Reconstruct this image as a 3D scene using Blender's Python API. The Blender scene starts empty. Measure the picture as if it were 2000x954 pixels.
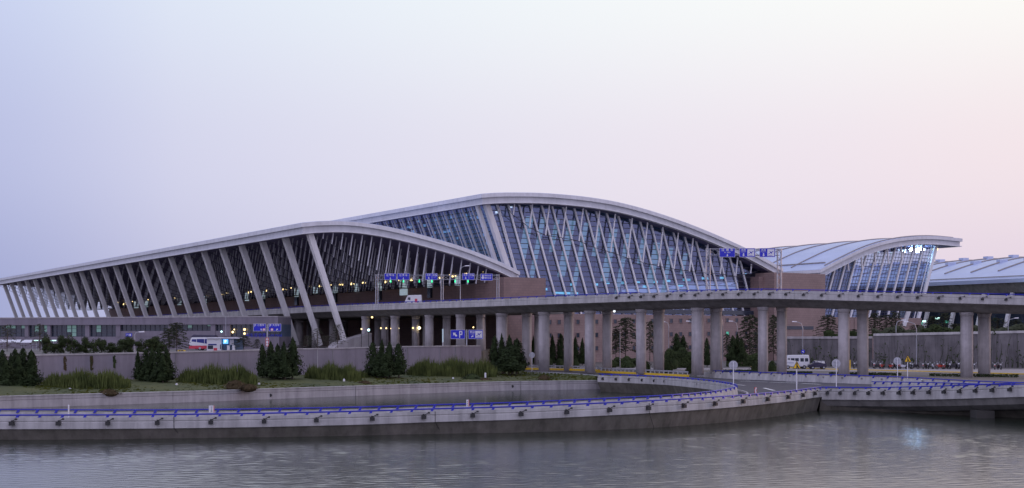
import bpy, math, random
from mathutils import Vector, Matrix
from math import radians, sin, cos, pi, atan2, hypot

random.seed(7)
SC = bpy.context.scene
COL = SC.collection
F, HY, H = 2600.0, 663.0, 8.0          # focal length in photo pixels, horizon row, eye height over the water


def W(px, py, Y):
    return Vector(((px - 1000) / F * Y, Y, H + (HY - py) / F * Y))


def G(px, Y, z):
    return Vector(((px - 1000) / F * Y, Y, z))


DX, DY, EX, EY = -.535, .845, .845, .535


def T(s, t, z):                         # terminal coordinates: s along the building, t across its four halls
    return Vector((-44.9 + DX * s + EX * t, 285 + DY * s + EY * t, z))


def tpx(px, s=0.0):
    r = (px - 1000) / F
    return (r * (285 + DY * s) - (-44.9 + DX * s)) / (EX - EY * r)


def tz(px, py, s=0.0):                  # photo pixel on the gable plane -> (t, z)
    t = tpx(px, s)
    return t, H + (HY - py) / F * (285 + DY * s + EY * t)


def lerp_profile(P, t):
    if t <= P[0][0]:
        a, b = P[0], P[1]
    elif t >= P[-1][0]:
        a, b = P[-2], P[-1]
    else:
        for a, b in zip(P, P[1:]):
            if a[0] <= t <= b[0]:
                break
    return a[1] + (b[1] - a[1]) * (t - a[0]) / (b[0] - a[0])


def spline(P, step=2.0):
    P = [Vector(p) for p in P]
    out = []
    for i in range(len(P) - 1):
        p0 = P[i - 1] if i else P[0] * 2 - P[1]
        p1, p2 = P[i], P[i + 1]
        p3 = P[i + 2] if i + 2 < len(P) else P[-1] * 2 - P[-2]
        n = max(1, int((p2 - p1).length / step))
        for k in range(n):
            u = k / n
            out.append(.5 * ((2 * p1) + (p2 - p0) * u + (2 * p0 - 5 * p1 + 4 * p2 - p3) * u * u + (3 * p1 - p0 - 3 * p2 + p3) * u ** 3))
    out.append(P[-1])
    return out


def walk(P, d, start=0.0):              # points every d metres along a path, with headings
    res, need = [], start
    for a, b in zip(P, P[1:]):
        L = (b - a).length
        while need <= L:
            res.append((a.lerp(b, need / L if L else 0), atan2(b.y - a.y, b.x - a.x)))
            need += d
        need -= L
    return res


# ------------------------------------------------------------------ materials
def _n(nt, t, **kw):
    n = nt.nodes.new(t)
    for k, v in kw.items():
        if k in n.inputs:
            n.inputs[k].default_value = v
        else:
            setattr(n, k, v)
    return n


def srgb(r, g, b):
    f = lambda c: (c / 255 / 12.92) if c / 255 < .04045 else ((c / 255 + .055) / 1.055) ** 2.4
    return (f(r), f(g), f(b))


def mat(name, col, rough=.7, var=.25, scale=1.0, stretch=(1, 1, 1), bump=0.0, metal=0.0, spec=.5, col2=None, bscale=None, streak=0.0, warp=True):
    m = bpy.data.materials.new(name)
    m.use_nodes = True
    nt = m.node_tree
    b = nt.nodes['Principled BSDF']
    b.inputs['Roughness'].default_value = rough
    b.inputs['Metallic'].default_value = metal
    b.inputs['Specular IOR Level'].default_value = spec
    tc = _n(nt, 'ShaderNodeTexCoord')
    geo = _n(nt, 'ShaderNodeNewGeometry')
    mp = _n(nt, 'ShaderNodeMapping')
    mp.inputs['Scale'].default_value = stretch
    nt.links.new(geo.outputs['Position'], mp.inputs['Vector'])
    no = _n(nt, 'ShaderNodeTexNoise', Scale=scale, Detail=6.0, Roughness=.65)
    nt.links.new(mp.outputs['Vector'], no.inputs['Vector'])
    cr = _n(nt, 'ShaderNodeValToRGB')
    c2 = col2 or tuple(c * (1 - var) for c in col)
    hi = tuple(min(1, c * (1 + var * .6)) for c in col)
    cr.color_ramp.elements[0].position = .3
    cr.color_ramp.elements[0].color = (*c2, 1)
    cr.color_ramp.elements[1].position = .7
    cr.color_ramp.elements[1].color = (*hi, 1)
    nt.links.new(no.outputs['Fac'], cr.inputs['Fac'])
    colout = cr.outputs['Color']
    if streak:
        mp2 = _n(nt, 'ShaderNodeMapping')
        mp2.inputs['Scale'].default_value = (.9, .9, .07)
        nt.links.new(geo.outputs['Position'], mp2.inputs['Vector'])
        n2 = _n(nt, 'ShaderNodeTexNoise', Scale=1.0, Detail=5.0, Roughness=.7)
        nt.links.new(mp2.outputs['Vector'], n2.inputs['Vector'])
        r2 = _n(nt, 'ShaderNodeMapRange')
        r2.inputs['From Min'].default_value = .42
        r2.inputs['From Max'].default_value = .68
        r2.inputs['To Min'].default_value = 1.0
        r2.inputs['To Max'].default_value = 1.0 - streak
        nt.links.new(n2.outputs['Fac'], r2.inputs['Value'])
        mx = _n(nt, 'ShaderNodeMix', data_type='RGBA', blend_type='MULTIPLY')
        mx.inputs[0].default_value = 1.0
        nt.links.new(colout, mx.inputs[6])
        nt.links.new(r2.outputs['Result'], mx.inputs[7])
        colout = mx.outputs[2]
    nt.links.new(colout, b.inputs['Base Color'])
    if bump:
        nb = _n(nt, 'ShaderNodeTexNoise', Scale=bscale or scale * 6, Detail=4.0)
        nt.links.new(geo.outputs['Position'], nb.inputs['Vector'])
        bp = _n(nt, 'ShaderNodeBump', Strength=bump, Distance=.05)
        nt.links.new(nb.outputs['Fac'], bp.inputs['Height'])
        nt.links.new(bp.outputs['Normal'], b.inputs['Normal'])
    return m


def emit(name, col, strength, sample=False):
    m = bpy.data.materials.new(name)
    m.use_nodes = True
    nt = m.node_tree
    b = nt.nodes['Principled BSDF']
    b.inputs['Base Color'].default_value = (*[min(.8, c) for c in col], 1)
    b.inputs['Emission Color'].default_value = (*col, 1)
    b.inputs['Emission Strength'].default_value = strength
    m.cycles.emission_sampling = 'AUTO' if sample else 'NONE'
    return m


def brick_mat(name, c1, c2, mortar, sx=1.0):
    m = bpy.data.materials.new(name)
    m.use_nodes = True
    nt = m.node_tree
    b = nt.nodes['Principled BSDF']
    b.inputs['Roughness'].default_value = .85
    geo = _n(nt, 'ShaderNodeNewGeometry')
    sep = _n(nt, 'ShaderNodeSeparateXYZ')
    nt.links.new(geo.outputs['Position'], sep.inputs[0])
    ad = _n(nt, 'ShaderNodeMath', operation='ADD')
    nt.links.new(sep.outputs[0], ad.inputs[0])
    nt.links.new(sep.outputs[1], ad.inputs[1])
    cb = _n(nt, 'ShaderNodeCombineXYZ')
    nt.links.new(ad.outputs[0], cb.inputs[0])
    nt.links.new(sep.outputs[2], cb.inputs[1])
    br = _n(nt, 'ShaderNodeTexBrick', Scale=1.0)
    br.inputs['Color1'].default_value = (*c1, 1)
    br.inputs['Color2'].default_value = (*c2, 1)
    br.inputs['Mortar'].default_value = (*mortar, 1)
    br.inputs['Mortar Size'].default_value = .04
    br.inputs['Brick Width'].default_value = 1.2
    br.inputs['Row Height'].default_value = .6
    nt.links.new(cb.outputs[0], br.inputs['Vector'])
    no = _n(nt, 'ShaderNodeTexNoise', Scale=.25, Detail=5.0)
    nt.links.new(geo.outputs['Position'], no.inputs['Vector'])
    mr = _n(nt, 'ShaderNodeMapRange')
    mr.inputs['To Min'].default_value = .7
    mr.inputs['To Max'].default_value = 1.25
    nt.links.new(no.outputs['Fac'], mr.inputs['Value'])
    mx = _n(nt, 'ShaderNodeMix', data_type='RGBA', blend_type='MULTIPLY')
    mx.inputs[0].default_value = 1.0
    nt.links.new(br.outputs['Color'], mx.inputs[6])
    nt.links.new(mr.outputs['Result'], mx.inputs[7])
    nt.links.new(mx.outputs[2], b.inputs['Base Color'])
    return m


def glass_mat(name, tint, gloss, refl=.22, top=.95):
    m = bpy.data.materials.new(name)
    m.use_nodes = True
    nt = m.node_tree
    out = nt.nodes['Material Output']
    nt.nodes.remove(nt.nodes['Principled BSDF'])
    tr = _n(nt, 'ShaderNodeBsdfTransparent', Color=(*tint, 1))
    gl = _n(nt, 'ShaderNodeBsdfGlossy', Color=(*gloss, 1), Roughness=.06)
    lw = _n(nt, 'ShaderNodeLayerWeight', Blend=.35)
    mr = _n(nt, 'ShaderNodeMapRange')
    mr.inputs['To Min'].default_value = refl
    mr.inputs['To Max'].default_value = top
    nt.links.new(lw.outputs['Fresnel'], mr.inputs['Value'])
    geo = _n(nt, 'ShaderNodeNewGeometry')
    no = _n(nt, 'ShaderNodeTexNoise', Scale=.5, Detail=2.0)
    nt.links.new(geo.outputs['Position'], no.inputs['Vector'])
    bp = _n(nt, 'ShaderNodeBump', Strength=.12, Distance=.1)
    nt.links.new(no.outputs['Fac'], bp.inputs['Height'])
    nt.links.new(bp.outputs['Normal'], gl.inputs['Normal'])
    mx = _n(nt, 'ShaderNodeMixShader')
    nt.links.new(mr.outputs['Result'], mx.inputs[0])
    nt.links.new(tr.outputs[0], mx.inputs[1])
    nt.links.new(gl.outputs[0], mx.inputs[2])
    nt.links.new(mx.outputs[0], out.inputs['Surface'])
    return m


M = {}
M['concrete'] = mat('concrete', (.42, .40, .40), .85, .18, .5, (1, 1, 1), .15, streak=.3)
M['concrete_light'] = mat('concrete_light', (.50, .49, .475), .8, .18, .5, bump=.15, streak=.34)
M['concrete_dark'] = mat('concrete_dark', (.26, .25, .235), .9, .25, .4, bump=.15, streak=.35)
M['concrete_wall'] = mat('concrete_wall', (.235, .212, .245), .9, .15, .2, bump=.15, streak=.2)
M['stained_wall'] = mat('stained_wall', (.165, .155, .16), .9, .25, .5, bump=.15, streak=.45)
M['pillar_concrete'] = mat('pillar_concrete', (.50, .47, .47), .85, .18, .8, bump=.15, streak=.32)
M['roof_white'] = mat('roof_white', (.70, .71, .73), .5, .10, .2, streak=.14)
M['roof_lower'] = mat('roof_lower', (.58, .59, .62), .6, .10, .2, streak=.14)
M['roof_metal'] = mat('roof_metal', (.46, .53, .70), .45, .10, .12, metal=.25)
M['rib'] = mat('rib', (.30, .27, .25), .6, .15, .5)
M['column_white'] = mat('column_white', (.70, .69, .68), .5, .1, .6, streak=.14)
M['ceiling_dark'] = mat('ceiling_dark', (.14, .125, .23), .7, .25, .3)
M['strut_white'] = mat('strut_white', (.78, .78, .80), .4, .05, 1)
M['strut_grey'] = mat('strut_grey', (.52, .52, .56), .45, .12, 1)
M['cable'] = mat('cable', (.05, .05, .06), .5, .1, 1)
M['mullion'] = mat('mullion', (.06, .06, .08), .5, .1, 1)
M['brick'] = brick_mat('brick', (.27, .185, .165), (.24, .165, .15), (.20, .145, .135))
M['brick_pale'] = brick_mat('brick_pale', (.315, .225, .20), (.28, .20, .18), (.23, .165, .15))
M['glass_hall'] = glass_mat('glass_hall', (.48, .58, .74), (.42, .47, .72), .21)
M['glass_dark'] = glass_mat('glass_dark', (.24, .30, .42), (.5, .52, .8), .06, .40)
M['window_dark'] = mat('window_dark', (.03, .04, .06), .15, .3, .8, spec=.6)
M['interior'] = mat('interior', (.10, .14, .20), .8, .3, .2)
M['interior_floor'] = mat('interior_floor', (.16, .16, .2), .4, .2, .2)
M['asphalt'] = mat('asphalt', (.065, .062, .07), .85, .25, .5, bump=.1)
M['pavement'] = mat('pavement', (.28, .26, .25), .9, .2, .6)
M['soil'] = mat('soil', (.085, .08, .045), .95, .4, .15, col2=(.05, .055, .028))
M['grass'] = mat('grass', (.066, .072, .012), .95, .4, .22, col2=(.026, .044, .006), bump=.5, bscale=3)
M['grass_tuft'] = mat('grass_tuft', (.078, .080, .015), .95, .4, .22, col2=(.034, .050, .008), spec=.1)
M['ground'] = mat('ground', (.14, .13, .115), .9, .3, .08)
M['paint_white'] = mat('paint_white', (.7, .7, .68), .6, .15, 3)
M['paint_yellow'] = mat('paint_yellow', (.75, .50, .03), .6, .15, 2)
M['rail_blue'] = mat('rail_blue', (.008, .014, .38), .4, .2, 1.5)
M['steel'] = mat('steel', (.40, .41, .44), .45, .15, 1, metal=.4)
M['steel_dark'] = mat('steel_dark', (.03, .03, .03), .6, .2, 2)
M['sign_blue'] = mat('sign_blue', (.010, .016, .50), .45, .1, 2)
M['sign_white'] = mat('sign_white', (.72, .72, .74), .5, .08, 2)
M['sign_grey'] = mat('sign_grey', (.42, .43, .46), .5, .1, 2)
M['sign_yellow'] = mat('sign_yellow', (.80, .50, .015), .5, .06, 2)
M['sign_black'] = mat('sign_black', (.015, .015, .015), .5, .1, 2)
M['sign_red'] = mat('sign_red', (.62, .05, .03), .5, .1, 2)
M['cypress'] = mat('cypress', (.030, .045, .016), .95, .4, 1.6, col2=(.013, .021, .009), spec=.15)
M['pine'] = mat('pine', (.082, .092, .055), .95, .4, 1.2, col2=(.036, .046, .026), spec=.15)
M['reed'] = mat('reed', (.115, .138, .04), .95, .4, .6, col2=(.045, .062, .02), spec=.15)
M['hedge'] = mat('hedge', (.045, .062, .022), .95, .4, 1.2, col2=(.02, .03, .013), spec=.15)
M['rust_bush'] = mat('rust_bush', (.07, .05, .026), .95, .4, 1.0, col2=(.05, .04, .02), spec=.15)
M['foot_concrete'] = mat('foot_concrete', (.175, .16, .135), .9, .3, .5, bump=.15, streak=.4, col2=(.11, .105, .08))
M['pier_concrete'] = mat('pier_concrete', (.05, .048, .042), .8, .3, .5)  # much darker concrete for the bridge pier
M['bark'] = mat('bark', (.11, .085, .065), .95, .3, 2)
M['car_white'] = mat('car_white', (.68, .69, .70), .3, .06, 1)
M['car_dark'] = mat('car_dark', (.03, .025, .06), .25, .2, 1)
M['car_red'] = mat('car_red', (.6, .05, .08), .35, .1, 1)
M['tyre'] = mat('tyre', (.02, .02, .02), .9, .2, 2)
M['bus_blue'] = mat('bus_blue', (.02, .03, .20), .25, .1, 1)
M['bike_red'] = mat('bike_red', (.45, .06, .04), .35, .1, 2)
M['bike_black'] = mat('bike_black', (.025, .025, .03), .35, .1, 2)
M['bike_white'] = mat('bike_white', (.55, .56, .62), .35, .1, 2)
M['lamp_warm'] = emit('lamp_warm', (1, .72, .30), 3.2)
M['lamp_warm_bright'] = emit('lamp_warm_bright', (1, .80, .42), 9)
M['lamp_cool'] = emit('lamp_cool', (.55, .95, 1.0), 3.2)
M['lamp_green'] = emit('lamp_green', (.03, .9, .32), 1.6)
M['lamp_tube'] = emit('lamp_tube', (.6, 1, .85), 1.6)
M['lit_panel'] = emit('lit_panel', (.52, .66, .76), .42)
M['lit_window'] = emit('lit_window', (.16, .28, .25), .35)
M['lit_window_green'] = emit('lit_window_green', (.08, .45, .30), .5)
M['hall_lamp'] = emit('hall_lamp', (.25, .75, .95), 1.1, True)
M['painted_hall_glow'] = emit('painted_hall_glow', (.24, .40, .46), .7)  # painted interior light: makes the blades and lattice glow, not a lamp
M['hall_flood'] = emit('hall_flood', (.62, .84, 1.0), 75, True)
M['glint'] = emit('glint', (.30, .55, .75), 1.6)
M['sign_lit'] = emit('sign_lit', (.12, .42, 1.0), 1.5)
M['sign_lit_white'] = emit('sign_lit_white', (.9, .95, 1.0), 1.4)


# ------------------------------------------------------------------ mesh builder
class MB:
    def __init__(s):
        s.v, s.f, s.m = [], [], []

    def add(s, vs, fs, mi=0):
        o = len(s.v)
        s.v += [Vector(v) for v in vs]
        for f in fs:
            s.f.append(tuple(i + o for i in f))
            s.m.append(mi)

    def box(s, c, d, rz=0.0, mi=0):
        x, y, z = d[0] / 2, d[1] / 2, d[2] / 2
        c = Vector(c)
        R = Matrix.Rotation(rz, 3, 'Z')
        s.add([c + R @ Vector(p) for p in ((-x, -y, -z), (x, -y, -z), (x, y, -z), (-x, y, -z), (-x, -y, z), (x, -y, z), (x, y, z), (-x, y, z))],
              [(0, 3, 2, 1), (4, 5, 6, 7), (0, 1, 5, 4), (1, 2, 6, 5), (2, 3, 7, 6), (3, 0, 4, 7)], mi)

    def hexa(s, a, b, mi=0):            # two quads a (4) and b (4)
        s.add(list(a) + list(b), [(0, 3, 2, 1), (4, 5, 6, 7), (0, 1, 5, 4), (1, 2, 6, 5), (2, 3, 7, 6), (3, 0, 4, 7)], mi)

    def beam(s, p, q, w, h, up=(0, 0, 1), mi=0, w2=None, h2=None):
        p, q, up = Vector(p), Vector(q), Vector(up)
        d = (q - p).normalized()
        x = d.cross(up)
        if x.length < 1e-4:
            x = d.cross(Vector((1, 0, 0)))
        x.normalize()
        y = x.cross(d)
        w2 = w if w2 is None else w2
        h2 = h if h2 is None else h2
        A = [p + x * a * w / 2 + y * b * h / 2 for a, b in ((-1, -1), (1, -1), (1, 1), (-1, 1))]
        B = [q + x * a * w2 / 2 + y * b * h2 / 2 for a, b in ((-1, -1), (1, -1), (1, 1), (-1, 1))]
        s.hexa(A, B, mi)

    def tube(s, P, r, n=8, r2=None, mi=0):
        P = [Vector(p) for p in P]
        o = len(s.v)
        for i, p in enumerate(P):
            d = (P[min(i + 1, len(P) - 1)] - P[max(i - 1, 0)]).normalized()
            x = d.cross(Vector((0, 0, 1)))
            if x.length < 1e-3:
                x = Vector((1, 0, 0))
            x.normalize()
            y = x.cross(d)
            rr = r if r2 is None else r + (r2 - r) * i / max(1, len(P) - 1)
            for k in range(n):
                a = 2 * pi * k / n
                s.v.append(p + x * cos(a) * rr + y * sin(a) * rr)
        for i in range(len(P) - 1):
            for k in range(n):
                s.f.append((o + i * n + k, o + i * n + (k + 1) % n, o + (i + 1) * n + (k + 1) % n, o + (i + 1) * n + k))
                s.m.append(mi)
        s.f.append(tuple(o + k for k in range(n))[::-1])
        s.f.append(tuple(o + (len(P) - 1) * n + k for k in range(n)))
        s.m += [mi, mi]

    def prism(s, P, vec, mi=0):
        P = [Vector(p) for p in P]
        n = len(P)
        s.add(P + [p + Vector(vec) for p in P], [tuple(range(n))[::-1], tuple(range(n, 2 * n))] + [(i, (i + 1) % n, n + (i + 1) % n, n + i) for i in range(n)], mi)

    def sphere(s, c, r, mi=0, n=8, k=5, sq=(1, 1, 1)):
        c = Vector(c)
        o = len(s.v)
        for i in range(k + 1):
            a = pi * i / k
            for j in range(n):
                b = 2 * pi * j / n
                s.v.append(c + Vector((sin(a) * cos(b) * r * sq[0], sin(a) * sin(b) * r * sq[1], cos(a) * r * sq[2])))
        for i in range(k):
            for j in range(n):
                s.f.append((o + i * n + j, o + (i + 1) * n + j, o + (i + 1) * n + (j + 1) % n, o + i * n + (j + 1) % n))
                s.m.append(mi)

    def sweep(s, P, prof, side=-1, mi=0):   # prof: closed loop of (offset to the viewer's side, dz | ('a', z))
        n, o = len(prof), len(s.v)
        for i, p in enumerate(P):
            a, b = P[max(0, i - 1)], P[min(len(P) - 1, i + 1)]
            t = Vector((b.x - a.x, b.y - a.y))
            t.normalize()
            nx, ny = -t.y * side, t.x * side
            for off, dz in prof:
                z = dz[1] if isinstance(dz, tuple) else p.z + dz
                s.v.append(Vector((p.x + nx * off, p.y + ny * off, z)))
        for i in range(len(P) - 1):
            for k in range(n):
                s.f.append((o + i * n + k, o + i * n + (k + 1) % n, o + (i + 1) * n + (k + 1) % n, o + (i + 1) * n + k))
                s.m.append(mi)
        s.f.append(tuple(o + k for k in range(n)))
        s.f.append(tuple(o + (len(P) - 1) * n + k for k in range(n))[::-1])
        s.m += [mi, mi]

    def grid(s, rows, mi=0):
        o, n = len(s.v), len(rows[0])
        for r in rows:
            s.v += [Vector(p) for p in r]
        for i in range(len(rows) - 1):
            for k in range(n - 1):
                s.f.append((o + i * n + k, o + i * n + k + 1, o + (i + 1) * n + k + 1, o + (i + 1) * n + k))
                s.m.append(mi)

    def text(s, body, x, z, size, y=0.0, mi=1, bold=0.0):
        c = bpy.data.curves.new('lettering', 'FONT')
        c.body = body
        c.size = size
        c.align_x, c.align_y = 'CENTER', 'CENTER'
        c.offset = bold
        c.resolution_u = 2
        o = bpy.data.objects.new('lettering', c)
        me = bpy.data.meshes.new_from_object(o)
        s.add([Vector((x + v.co.x, y, z + v.co.y)) for v in me.vertices], [tuple(p.vertices) for p in me.polygons], mi)
        bpy.data.objects.remove(o)
        bpy.data.curves.remove(c)
        bpy.data.meshes.remove(me)

    def flat(s, P, y, mi=1):            # polygon in the x-z plane at depth y, as a thin solid
        s.add([Vector((p[0], y, p[1])) for p in P], [tuple(range(len(P)))], mi)

    def build(s, name, m, parent=None, smooth=False):
        off = Vector((0, 0, 0))
        p = parent
        while p is not None:
            off += p.location
            p = p.parent
        me = bpy.data.meshes.new(name)
        me.from_pydata([tuple(v - off) for v in s.v], [], s.f)
        for mm in (m if isinstance(m, (list, tuple)) else [m]):
            me.materials.append(M[mm] if isinstance(mm, str) else mm)
        me.polygons.foreach_set('material_index', s.m)
        if smooth:
            me.polygons.foreach_set('use_smooth', [True] * len(s.f))
        me.update()
        o = bpy.data.objects.new(name, me)
        COL.objects.link(o)
        o.parent = parent
        return o


def tag(o, label=None, cat=None, group=None, kind=None):
    if label:
        o['label'] = label
    if cat:
        o['category'] = cat
    if group:
        o['group'] = group
    if kind:
        o['kind'] = kind
    elif cat:
        o['kind'] = 'thing'
    return o


def thing(name, label, cat, loc=(0, 0, 0), group=None, rz=0.0):
    o = bpy.data.objects.new(name, None)
    o.empty_display_size = .5
    COL.objects.link(o)
    o.location = loc
    o.rotation_euler = (0, 0, rz)
    return tag(o, label, cat, group)


def inst(src, parent, loc=None, rz=None):
    c = src.copy()
    COL.objects.link(c)
    c.parent = parent
    if loc is not None:
        c.location = loc
    if rz is not None:
        c.rotation_euler = (0, 0, rz)
    return c


def copy_tree(o, parent=None):
    c = o.copy()
    COL.objects.link(c)
    c.parent = parent
    for ch in list(o.children):
        copy_tree(ch, c)
    return c


def structure(mb, name, m, label=None, kind='structure', smooth=False):
    o = mb.build(name, m, None, smooth)
    o['kind'] = kind
    o['label'] = label or name.replace('_', ' ')
    return o


# ------------------------------------------------------------------ camera, sky, sun
cam = bpy.data.cameras.new('camera')
cam.sensor_width = 36
cam.lens = 36 * F / 2000
cam.shift_y = (HY - 477) / 2000
cam.clip_start, cam.clip_end = .5, 12000
co = bpy.data.objects.new('camera', cam)
COL.objects.link(co)
co.location = (0, 0, H)
co.rotation_euler = (radians(90), 0, 0)
SC.camera = co

world = bpy.data.worlds.new('World')
SC.world = world
world.use_nodes = True
nt = world.node_tree
bg = nt.nodes['Background']
tc = _n(nt, 'ShaderNodeTexCoord')
sep = _n(nt, 'ShaderNodeSeparateXYZ')
nt.links.new(tc.outputs['Generated'], sep.inputs[0])


def ramp(src, lo, hi, stops):
    mr = _n(nt, 'ShaderNodeMapRange')
    mr.inputs['From Min'].default_value, mr.inputs['From Max'].default_value = lo, hi
    nt.links.new(src, mr.inputs['Value'])
    cr = _n(nt, 'ShaderNodeValToRGB')
    cr.color_ramp.interpolation = 'B_SPLINE' if len(stops) > 2 else 'EASE'
    el = cr.color_ramp.elements
    while len(el) < len(stops):
        el.new(.5)
    for e, (p, c) in zip(el, stops):
        e.position = p
        e.color = (*c, 1) if isinstance(c, tuple) else (c, c, c, 1)
    nt.links.new(mr.outputs['Result'], cr.inputs['Fac'])
    return cr.outputs['Color']


# west glow: the sky is warmer and paler towards +X, bluer towards -X; two layers by height, a third overhead
low = ramp(sep.outputs[0], -.40, .40, [(.04, srgb(156, 164, 208)), (.2, srgb(194, 194, 224)), (.5, srgb(222, 214, 232)), (.8, srgb(227, 212, 230)), (.97, srgb(226, 210, 225))])
mid = ramp(sep.outputs[0], -.40, .40, [(.04, srgb(180, 187, 225)), (.2, srgb(213, 214, 237)), (.5, srgb(230, 226, 239)), (.8, srgb(240, 228, 237)), (.97, srgb(243, 228, 232))])
high = ramp(sep.outputs[0], -.40, .40, [(.04, srgb(197, 207, 240)), (.2, srgb(224, 232, 247)), (.5, srgb(241, 247, 250)), (.8, srgb(251, 252, 250)), (.97, srgb(253, 253, 248))])
k1 = ramp(sep.outputs[2], .02, .14, [(0, 0.0), (1, 1.0)])
k2 = ramp(sep.outputs[2], .12, .27, [(0, 0.0), (1, 1.0)])
k3 = ramp(sep.outputs[2], .30, .85, [(0, 0.0), (1, 1.0)])
kb = ramp(sep.outputs[1], -.5, .45, [(0, 1.0), (1, 0.0)])


def mixc(a, b, f):
    mx = _n(nt, 'ShaderNodeMix', data_type='RGBA')
    for s, i in ((f, 0), (a, 6), (b, 7)):
        if hasattr(s, 'links'):
            nt.links.new(s, mx.inputs[i])
        else:
            mx.inputs[i].default_value = (*s, 1)
    return mx.outputs[2]


colr = mixc(mixc(mixc(low, mid, k1), high, k2), srgb(188, 192, 236), k3)
colr = mixc(colr, (.84, .81, 1.16), kb)
sky = _n(nt, 'ShaderNodeTexSky', sky_type='NISHITA')
sky.sun_disc = False
sky.sun_elevation = radians(3)
sky.sun_rotation = radians(62)
sky.dust_density = 2.0
nz = _n(nt, 'ShaderNodeVectorMath', operation='SCALE')
nz.inputs['Scale'].default_value = .05
nt.links.new(sky.outputs['Color'], nz.inputs[0])
ad = _n(nt, 'ShaderNodeMix', data_type='RGBA', blend_type='ADD')
ad.inputs[0].default_value = .05
nt.links.new(colr, ad.inputs[6])
nt.links.new(nz.outputs[0], ad.inputs[7])
nt.links.new(ad.outputs[2], bg.inputs['Color'])
bg.inputs['Strength'].default_value = 1.0

sl = bpy.data.lights.new('sun', 'SUN')
sl.energy = .75
sl.angle = radians(14)
sl.color = (1.0, .56, .38)
so = bpy.data.objects.new('sun', sl)
COL.objects.link(so)
so.location = (300, 300, 120)
az, el = radians(62), radians(7)
so.rotation_euler = Vector((-sin(az) * cos(el), -cos(az) * cos(el), -sin(el))).to_track_quat('-Z', 'Y').to_euler()

vs = SC.view_settings
vs.view_transform, vs.look = 'Standard', 'None'
vs.exposure, vs.gamma = 0, 1
vs.use_curve_mapping = False
SC.cycles.max_bounces = 8
SC.cycles.transparent_max_bounces = 16
SC.cycles.sample_clamp_indirect = 4.0

# ------------------------------------------------------------------ water and ground
wm = bpy.data.materials.new('water')
wm.use_nodes = True
wn = wm.node_tree
wb = wn.nodes['Principled BSDF']
wb.inputs['Base Color'].default_value = (.016, .022, .014, 1)
wb.inputs['Roughness'].default_value = .15
wb.inputs['IOR'].default_value = 1.4
geo = _n(wn, 'ShaderNodeNewGeometry')
mp = _n(wn, 'ShaderNodeMapping')
mp.inputs['Scale'].default_value = (.55, 1.0, 1)
wn.links.new(geo.outputs['Position'], mp.inputs['Vector'])
n1 = _n(wn, 'ShaderNodeTexNoise', Scale=.9, Detail=4.0, Roughness=.6)
n2 = _n(wn, 'ShaderNodeTexNoise', Scale=.12, Detail=3.0, Roughness=.5)
wn.links.new(mp.outputs['Vector'], n1.inputs['Vector'])
wn.links.new(mp.outputs['Vector'], n2.inputs['Vector'])
b1 = _n(wn, 'ShaderNodeBump', Strength=.15, Distance=.05)
b2 = _n(wn, 'ShaderNodeBump', Strength=.05, Distance=.1)
wn.links.new(n1.outputs['Fac'], b1.inputs['Height'])
wn.links.new(n2.outputs['Fac'], b2.inputs['Height'])
wn.links.new(b2.outputs['Normal'], b1.inputs['Normal'])
wn.links.new(b1.outputs['Normal'], wb.inputs['Normal'])
M['water'] = wm
import numpy as np
rg = np.random.default_rng(4)
xs = np.concatenate([[-700, -300, -140], np.arange(-66, 72, .22), [150, 300, 700]])
ys = np.concatenate([[-60, 20, 50], np.arange(60, 112, .10), np.arange(112, 168, .18), [190, 240, 330]])
X, Y_ = np.meshgrid(xs, ys)
Zw = np.zeros_like(X)
for i in range(110):                        # wind ripples, mostly running across the view
    lam = 10 ** rg.uniform(math.log10(.32), math.log10(1.2))
    th = rg.normal(pi / 2, .55)
    kx_, ky_ = cos(th) * 2 * pi / lam, sin(th) * 2 * pi / lam
    Zw += .0064 * lam / (2 * pi) * np.sin(kx_ * X + ky_ * Y_ + rg.uniform(0, 2 * pi)) * min(1, lam / .8) ** .3
patch = .72 + .28 * np.sin(X * .06 + 1.0) * np.sin(Y_ * .05 + X * .02)
edge = np.clip((X + 66) / 6, 0, 1) * np.clip((71 - X) / 6, 0, 1) * np.clip((Y_ - 60) / 4, 0, 1) * np.clip((167 - Y_) / 6, 0, 1)
Zw *= patch * edge
Zw = np.where((X < -66) | (X > 72) | (Y_ < 60) | (Y_ > 168), 0, Zw)
ny_, nx_ = X.shape
me = bpy.data.meshes.new('water')
idx = np.arange(ny_ * nx_).reshape(ny_, nx_)
q_ = np.stack([idx[:-1, :-1], idx[:-1, 1:], idx[1:, 1:], idx[1:, :-1]], -1).reshape(-1)
me.vertices.add(ny_ * nx_)
me.vertices.foreach_set('co', np.stack([X, Y_, Zw], -1).reshape(-1).astype(np.float32))
nq = (ny_ - 1) * (nx_ - 1)
me.loops.add(nq * 4)
me.loops.foreach_set('vertex_index', q_.astype(np.int32))
me.polygons.add(nq)
me.polygons.foreach_set('loop_start', np.arange(0, nq * 4, 4, dtype=np.int32))
me.polygons.foreach_set('use_smooth', [True] * nq)
me.update(calc_edges=True)
me.materials.append(wm)
wo = bpy.data.objects.new('water', me)
COL.objects.link(wo)
wo['kind'], wo['label'] = 'structure', 'rippled dusk water of the lake'

ZG, ZP = 2.35, 5.8
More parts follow.
